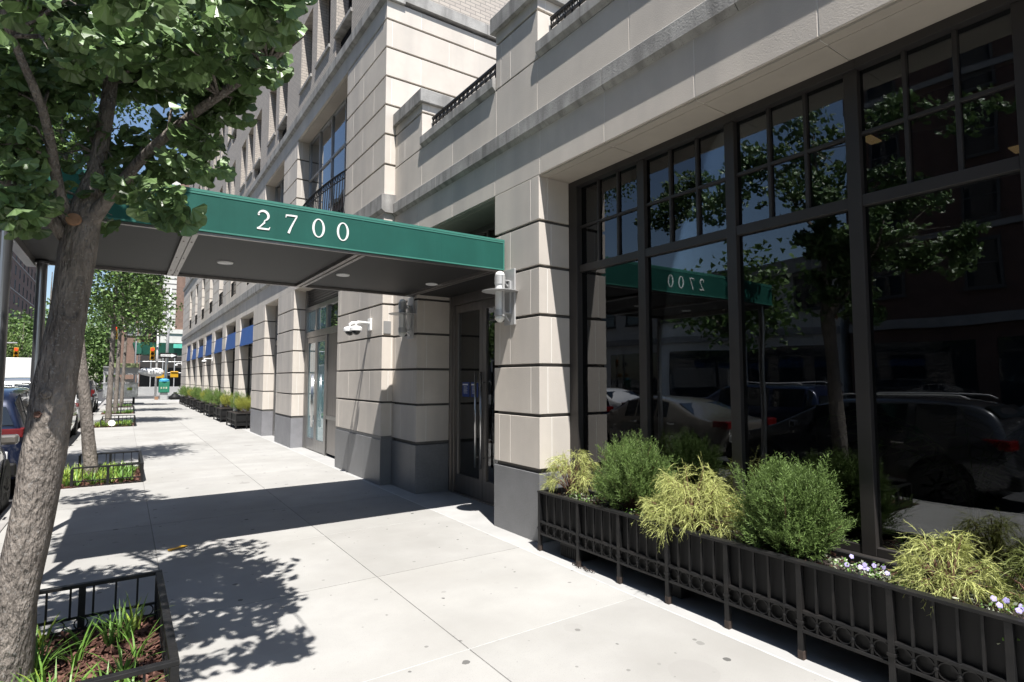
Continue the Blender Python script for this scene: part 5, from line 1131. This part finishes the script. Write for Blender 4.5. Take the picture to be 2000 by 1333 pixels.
# white box truck in the road
tr = thing('box_truck', 'white box truck in the road beyond the navy SUV', 'truck', (-6.1, 23.0, -0.13))
b = MB(); b.box(-7.3, -4.95, 23.0, 29.0, 0.75, 2.55); b.build('cargo_box', [WHITE], tr, bevel=.03)
b = MB(); b.prism([(29.05, .35), (29.05, 1.9), (30.0, 1.9), (30.7, 1.25), (31.3, 1.1), (31.35, .35)], lambda p, d: (d, p[0], p[1]), -7.15, -5.1); b.build('cab', [WHITE], tr, bevel=.05)
b = MB(); b.box(-7.2, -5.0, 23.0, 29.0, .45, .749); b.build('chassis', [BLACKP], tr)
b = MB(); b.prism([(29.4, 1.3), (29.4, 1.8), (29.95, 1.8), (30.45, 1.3)], lambda p, d: (d, p[0], p[1]), -5.11, -5.07); b.build('side_window', [CARGL], tr)
for yy in (24.3, 30.2):
    for xx in (-6.95, -5.2): b = MB(); b.lathe([(.3, -.13), (.42, -.12), (.44, 0), (.42, .12), (.3, .13)], (xx, yy, .31), (1, 0, 0), 24); o = b.build('wheel', [RUBBER], tr)
tr.location = (-4.35, 32.0, -0.13)

# ------------------------------------------------------------------ food cart, corner furniture
fc = thing('food_cart', 'stainless steel street food cart by the kerb near the crossing', 'food cart', (-0.2, 44.6, 0))
b = MB(); b.box(-1.1, 0.75, 43.4, 45.6, 0.45, 1.35); b.build('body', [mat('quilted stainless steel', (0.55, 0.55, 0.55), .3, .35, 6, metal=.8, bump=.5, bscale=12)], fc, bevel=.03)
b = MB(); b.box(-1.15, 0.8, 43.3, 45.7, 1.351, 1.40); b.build('counter', [SILV], fc)
for x in (-1.05, 0.68):
    for y in (43.45, 45.5): b = MB(); b.bar((x, y, 1.40), (x, y, 2.35), .05); b.build('post', [SILV], fc)
b = MB(); b.box(-1.1, 0.75, 43.42, 43.46, 1.9, 2.35); b.box(-1.12, 0.78, 43.3, 45.7, 2.35, 2.42); b.box(-.9, .6, 43.40, 43.418, 2.36 - .02, 2.349); b.build('canopy_frame', [GREYM], fc)
b = MB(); b.box(-0.7, 0.75, 43.25, 43.29, 2.36, 2.62); b.build('menu_board', [mat('faded green and red board', (0.28, 0.33, 0.16), .6, .5, 3)], fc)
b = MB(); b.box(-.9, -.2, 43.6, 45.4, 1.41, 1.75); b.box(0.0, 0.5, 43.6, 45.4, 1.41, 1.62); b.build('warming_cabinet', [DSTEEL], fc)
b = MB(); b.obox((.3, 43.385, 1.0), (.13, 0, 0), (0, .01, 0), (0, 0, .09), 0); b.obox((-.4, 43.385, 1.0), (.13, 0, 0), (0, .01, 0), (0, 0, .09), 0); b.build('food_picture', [BLADEY], fc)
for x in (-.8, .55):
    b = MB(); b.lathe([(.22, -.06), (.28, -.05), (.28, .05), (.22, .06)], (x, 44.5, .28), (1, 0, 0), 20); b.build('wheel', [RUBBER], fc)
um = thing('folded_umbrella', 'white folded umbrella sticking out sideways from the food cart', 'umbrella', (1.0, 43.5, 2.0))
b = MB(); b.tube([(0.70, 43.5, 2.15), (0.95, 43.5, 2.1), (1.5, 43.5, 2.05), (1.95, 43.5, 2.08), (2.1, 43.5, 2.1)], [0.12, .22, .30, .26, .1], 14, 0, True, .03, random.Random(2)); b.build('canvas', [WHITE], um, smooth=False)
b = MB(); b.tube([(-.2, 43.5, 2.2), (.72, 43.5, 2.15)], .025, 8); b.build('pole', [SILV], um)
# corner cabinet with pole, signs and signals
sp = thing('street_light', 'tall silver street light pole with long arm on the corner', 'street light', (2.72, 53.2, 0))
b = MB(); b.tube([(2.72, 53.2, 0), (2.72, 53.2, 1.0)], [.22, .16], 12); b.tube([(2.72, 53.2, 1.0), (2.78, 53.2, 5.2), (2.85, 53.2, 9.0)], [.12, .10, .08], 12); b.build('pole', [SILV], sp, smooth=True)
b = MB(); b.tube([(2.78, 53.2, 5.0), (1.9, 53.2, 5.6), (0.6, 53.2, 6.3)], [.07, .06, .05], 8); b.build('arm', [SILV], sp, smooth=True)
b = MB(); b.obox((0.25, 53.2, 6.45), (.4, 0, -.12), (0, .15, 0), (0.02, 0, .07)); b.build('lamp_head', [GREYM], sp, bevel=.03)
p2 = thing('sign_pole', 'slimmer silver pole beside the street light carrying the red signal', 'pole', (2.1, 56.0 - 2, 0))
b = MB(); b.tube([(2.1, 54, 0), (2.13, 54, 6.0)], .085, 10); b.build('pole', [SILV], p2, smooth=True)
b = MB(); b.box(1.82, 2.42, 53.86, 53.9, 3.05, 3.25); b.build('street_name_plate', [GREYM], p2)
def signal(name, label, x, y, z, s=1.0, lit=0):
    t = thing(name, label, 'traffic light', (x, y, z), 'yellow traffic lights'); hw = .15 * s
    b = MB(); b.box(x - hw, x + hw, y, y + .22 * s, z, z + .95 * s); b.build('housing', [YELL], t, bevel=.02)
    for k in range(3):
        zz = z + (.80 - .32 * k) * s
        b = MB(); b.lathe([(.105 * s, .0), (.09 * s, -.01), (0.0, -.035 * s)], (x, y - .003, zz), (0, 1, 0), 16); b.build('lens', [REDL if k == lit else DARK], t, smooth=False)
        b = MB()
        for q in range(7):
            a0, a1 = math.pi * q / 7, math.pi * (q + 1) / 7; r = .125 * s
            b.add([(x + r * math.cos(a0), y, zz + r * math.sin(a0)), (x + r * math.cos(a1), y, zz + r * math.sin(a1)), (x + r * math.cos(a1), y - .2 * s, zz + r * math.sin(a1)), (x + r * math.cos(a0), y - .2 * s, zz + r * math.sin(a0))], [(0, 1, 2, 3)])
        b.build('visor', [YELL], t)
    return t
signal('traffic_light', 'red traffic light on the slim pole left of the one-way sign', 1.78, 53.6, 3.15, 1.05)
signal('traffic_light', 'red traffic light hanging high among the leaves over the food cart', -0.85, 62.0, 5.2, 1.25)
signal('traffic_light', 'small red traffic light farther off to the left, against the far trees', -5.6, 78.0, 4.1, 1.25)
signal('traffic_light', 'yellow traffic light with red lit at the left picture edge, above the white truck', -6.55, 54.0, 3.05, 0.9)
ol = thing('signal_pole', 'grey curved pole behind the crossing that holds the high signal', 'pole', (0.6, 62, 0))
b = MB(); b.tube([(0.75, 62.1, -0.13), (0.75, 62.1, 6.2), (0.5, 62.1, 6.4), (-.9, 62.1, 6.45)], .07, 8); b.build('pole', [SILV], ol, smooth=True)
b = MB(); b.tube([(-8.7, 54.3, -.13), (-8.7, 54.3, 4.2), (-6.55, 54.3, 4.25)], .06, 8); o = b.build('signal_pole', [SILV], smooth=True); tag(o, 'silver signal pole on the median at the left picture edge', 'pole')
b = MB(); b.tube([(-4.2, 78.12, 5.6), (-5.6, 78.12, 5.55), (-5.6, 78.12, 5.2)], .05, 6); b.tube([(-4.2, 78.12, -.1), (-4.2, 78.12, 5.6)], .07, 8); o = b.build('signal_pole', [SILV], smooth=True); tag(o, 'far silver pole with bracket for the small red light', 'pole')
ow = thing('one_way_sign', 'black one-way sign with white arrow pointing right on the corner poles', 'sign', (2.85, 53.0, 3.4))
b = MB(); b.box(2.25, 3.45, 53.0, 53.02, 3.3, 3.72, 0); b.build('plate', [BLACKP], ow)
b = MB(); b.prism([(2.32, 3.42), (3.05, 3.42), (3.05, 3.36), (3.4, 3.51), (3.05, 3.66), (3.05, 3.60), (2.32, 3.60)], lambda p, d: (p[0], d, p[1]), 52.985, 52.996); b.build('arrow', [WHITE], ow)
cu = bpy.data.curves.new('lettering', 'FONT'); cu.body = 'ONE WAY'; cu.size = 0.15; cu.align_x = 'CENTER'; cu.extrude = 0.002
cu.materials.append(BLACKP); f0 = bpy.data.objects.new('lettering_curve', cu); lm = bpy.data.meshes.new_from_object(f0); bpy.data.objects.remove(f0); fo = bpy.data.objects.new('lettering', lm); COL.objects.link(fo); fo.parent = ow; fo.location = (2.7 - 2.85, -0.02, 3.455 - 3.4); fo.rotation_euler = (R(90), 0, 0)
def pedsig(x, y, z, label):
    t = thing('pedestrian_signal', label, 'signal', (x, y, z), 'yellow pedestrian signals'); b = MB(); b.box(x, x + .55, y, y + .35, z, z + .5); b.box(x + .03, x + .52, y - .08, y - .001, z + .42, z + .47); b.build('housing', [YELL], t, bevel=.03)
    b = MB(); b.bar((x + .27, y + .15, z - .06), (x + .27, y + .15, z), .06); b.bar((x + .27, y + .15, z + .2), (2.72, y + .2, z + .2), .04); b.build('bracket', [SILV], t)
pedsig(3.05, 53.2, 1.75, 'bright yellow pedestrian signal right of the street light pole'); pedsig(2.1, 53.5, 1.70, 'yellow pedestrian signal left of the street light pole, partly hidden')
cb = thing('corner_cabinet', 'green box with blue rounded lid on a grey foot at the corner pole', 'cabinet', (2.6, 52.6, 0))
b = MB(); b.box(2.25, 2.98, 52.3, 52.9, .55, 1.42); b.build('box', [BING], cb, bevel=.03)
b = MB(); b.lathe([(.36, 0), (.36, .12), (.28, .2), (.1, .24)], (2.615, 52.6, 1.42), n=16); b.build('lid', [BINB], cb)
b = MB(); b.box(2.35, 2.88, 52.4, 52.8, 0, .549); b.build('foot', [SILV], cb, bevel=.02)
b = MB()
for k in range(3): b.box(2.37 + k * .17, 2.47 + k * .17, 52.285, 52.298, .85, 1.0)
b.build('panel', [PALEL], cb)
for (x, y, s, lb) in ((3.35, 52.0, 1.0, 'black rubbish bag slumped on the corner right of the green cabinet'),):
    r_ = random.Random(4); me = MB(); me.lathe([(.05, 0), (.36, .02), (.42, .12), (.36, .28), (.2, .42), (.08, .50), (.12, .58)], (x, y, 0), n=16)
    me.v = [(p[0] + r_.uniform(-.04, .04), p[1] + r_.uniform(-.04, .04), max(0, p[2] + r_.uniform(-.02, .02))) for p in me.v]; o = me.build('rubbish_bag', [BLACKP], smooth=True); tag(o, lb, 'bag')
b = MB(); b.box(2.0, 2.25, 52.2, 52.5, 0, .22); b.box(1.99, 2.26, 52.19, 52.51, .22, .24); o = b.build('cardboard_box', [CUTW], bevel=.01); tag(o, 'small brown cardboard box left of the green cabinet foot', 'box')
b = MB(); b.prism([(0, 0), (.6, 0), (.5, .2), (.35, .3), (.3, .8), (.0, .8)], lambda p, d: (d, 69.6 + p[0], p[1]), 0.2, 9.5); o = b.build('concrete_barrier', [CONC2], bevel=.03); tag(o, 'long pale concrete barrier across the far side of the crossing', 'barrier')
# sidewalk shed with green parapet
sh = thing('sidewalk_shed', 'dark green sidewalk shed with scaffold posts across the crossing', 'scaffold', (3, 73, 0))
b = MB(); b.prism([(72.2, 4.3), (72.25, 4.3), (71.95, 5.55), (71.9, 5.55)], lambda p, d: (d, p[0], p[1]), 1.4, 12); b.prism([(0.6, 5.5), (0.9, 4.3), (1.398, 4.3), (1.398, 5.5)], lambda p, d: (p[0], d, p[1]), 71.9, 76); b.box(.9, 12, 72.26, 76.5, 4.3, 4.4); b.build('parapet', [SHEDG], sh)
b = MB(); b.box(1.4, 12, 77.2, 77.3, 0, 4.29); b.build('shade_sheet', [DARKW], sh)  # dark sheet added to stand in for the deep shade under the shed
b = MB(); b.box(4.3, 6.0, 71.86, 71.89, 5.0, 5.45); b.build('banner', [mat('mint banner', (.1, .5, .38), .6, .1)], sh)
for k in range(6):
    b = MB(); b.tube([(1.2 + k * 1.1 + (0.5 if k > 3 else 0), 72.4, 0), (1.2 + k * 1.1 + (0.5 if k > 3 else 0), 72.4, 4.3)], .05, 8); b.build('post', [SILV], sh)
for z in (2.3, 3.5):
    b = MB(); b.tube([(1.0, 72.35, z), (12, 72.35, z)], .035, 6); b.build('rail', [SILV], sh)
# ------------------------------------------------------------------ far buildings
def winset(mbname, par, pts, w_, h_, face, n_max=100, mats=None):
    """individual windows (frame + pane) copied over a facade; face is the outward axis"""
    b = MB(); d = .08
    b.box(-w_ / 2 - .1, -w_ / 2, -d, .05, 0, h_, 0); b.box(w_ / 2, w_ / 2 + .1, -d, .05, 0, h_, 0); b.box(-w_ / 2 - .15, w_ / 2 + .15, -d - .06, .05, -.15, 0, 0); b.box(-w_ / 2 - .1, w_ / 2 + .1, -d, .05, h_, h_ + .15, 0)
    b.box(-w_ / 2, w_ / 2, -.02, .0, h_ * .49, h_ * .52, 0); b.box(-w_ / 2, w_ / 2, -.012, .03, 0, h_, 1)
    o0 = b.build(mbname, mats, par); rz = {'-y': 0, '+x': math.pi / 2, '-x': -math.pi / 2}[face]
    for k, p in enumerate(pts[:n_max]):
        o = o0 if k == 0 else o0.copy()
        if k: COL.objects.link(o); o.parent = par
        o.location = Vector(p) - WL[par.name]; o.rotation_euler.z = rz
    # mesh was built relative to parent: undo
    for v_ in o0.data.vertices: v_.co += WL[par.name]
WST = mat('white glazed masonry', (0.60, 0.585, 0.55), 0.75, .08, 2, .04)
TAN = mat('brown brick', (0.20, 0.13, 0.10), .85, .2, 3, .05); GRB = mat('grey limestone facade', (0.30, 0.29, 0.28), .85, .15, 1.5); DBR = mat('dark red brick', (0.13, 0.075, 0.06), .85, .2, 2); PALE = mat('pale rendered wall', (0.55, 0.54, 0.52), .8, .06, .8)
fb = thing('corner_building', 'white banded masonry building beyond the crossing', 'building', (8, 78, 0))
b = MB()
z = 5.5
b.box(3.45, 20, 78.05, 95, 0, 26, 2); b.box(3.3, 20, 77.9, 95, 0, 7.0, 0); b.box(3.2, 20, 77.75, 95, 7.0, 7.5, 0)
z = 7.5
while z < 25:
    b.box(3.4, 4.75, 78.0, 79.6, z + 0.09, z + 0.52, 0); b.box(5.65, 20, 78.04, 80, z + .05, z + .6, 1); z += .6
b.box(4.75, 5.65, 78.03, 79, 7.5, 26, 1); b.build('wall', [WST, TAN, GRB], fb)
winset('window', fb, [(5.2 + 2.4 * i, 78.0, 9 + 3.4 * k) for k in range(5) for i in range(1, 5)], 1.0, 1.9, '-y', mats=[WST, WINGL])
f2 = thing('brown_building', 'brown brick building with iron fire escapes left of the white one', 'building', (1.5, 82, 0))
b = MB(); b.box(-0.6, 3.39, 82, 100, 0, 26, 0); b.box(-.7, 3.39, 81.8, 100, 26, 26.6, 0); b.build('wall', [TAN], f2)
winset('window', f2, [(0.4 + 1.3 * i, 82.0, 7 + 3.2 * k) for k in range(6) for i in range(3)], .75, 1.7, '-y', mats=[GREYM, WINGL])
for k in range(6):
    b = MB(); z = 6.4 + 3.2 * k; b.box(1.4, 3.2, 80.8, 81.98, z, z + .08)
    for i in range(10): b.bar((1.4 + .2 * i, 80.82, z), (1.4 + .2 * i, 80.82, z + .9), .03)
    b.bar((1.4, 80.82, z + .9), (3.2, 80.82, z + .9), .05); b.bar((1.6, 81.2, z), (3.0, 81.2, z + 3.2), .06, .3); b.build('fire_escape', [BLACK], f2)
mat('dark stone trim', (0.10, 0.095, 0.09), .8, .1)
def street_building(name, label, y0, y1, h, m, rows, colsn, z0=4.5, x=-22.0, wsize=(1.2, 2.0), band=True):
    t = thing(name, label, 'building', (x, (y0 + y1) / 2, 0), 'buildings across the street')
    b = MB(); b.box(x - 15, x, y0 + .03, y1 - .03, -.2, h, 0); b.build('wall', [m], t)
    b = MB(); b.box(x - 15, x + .5, y0 + .02, y1 - .02, h, h + .7, 0); b.box(x, x + .2, y0 + .05, y1 - .05, 4.0, 4.4, 0)
    if band:
        zz = 8.0
        while zz < h - 2: b.box(x, x + .12, y0 + .05, y1 - .05, zz, zz + .25, 0); zz += 7
    b.build('cornice', [GRB], t)
    winset('window', t, [(x + .0, y0 + (y1 - y0) * (i + .5) / colsn, z0 + 1 + (h - z0 - 2) * k / rows) for k in range(rows) for i in range(colsn)], wsize[0], wsize[1], '+x', mats=[MATS['dark stone trim'], WINGL])
    b = MB()
    n = max(2, int((y1 - y0) / 5))
    for i in range(n): b.box(x + .005, x + .03, y0 + (y1 - y0) * i / n + .4, y0 + (y1 - y0) * (i + 1) / n - .4, .5, 3.4)
    b.build('shop_window', [WINGL], t)
street_building('brick_building', 'dark brick apartment house facing the storefront across the road', -30, 13.6, 30, DBR, 8, 12)
street_building('low_building', 'low pale two-storey building across the road, between two tall ones', 14, 48, 7.4, PALE, 1, 11, wsize=(1.6, 1.6), band=False)
street_building('grey_building', 'tall grey limestone building across the road beyond the low pale one', 48.5, 58, 26, GRB, 8, 4)
street_building('brick_building', 'dark red brick building beyond the crossing on the left', 72, 100, 32, DBR, 8, 10)
street_building('grey_building', 'grey banded building with cornice far down the left side', 100.5, 150, 30, GRB, 8, 12)
street_building('brick_building', 'last brick building far down the left side of the street', 150.5, 230, 34, DBR, 8, 12)
for i, (x, y, lb) in enumerate([(-5.2, 66, 'small white van crossing far ahead'), (-4.0, 92, 'white car far down the street by the trees')]):
    car('distant_van' if i == 0 else 'distant_car', lb, 'van' if i == 0 else 'car', x, y, WHT, L=4.6, W=1.85, kind='van' if i == 0 else 'sedan', roof=1.95 if i == 0 else 1.42, group='far traffic')
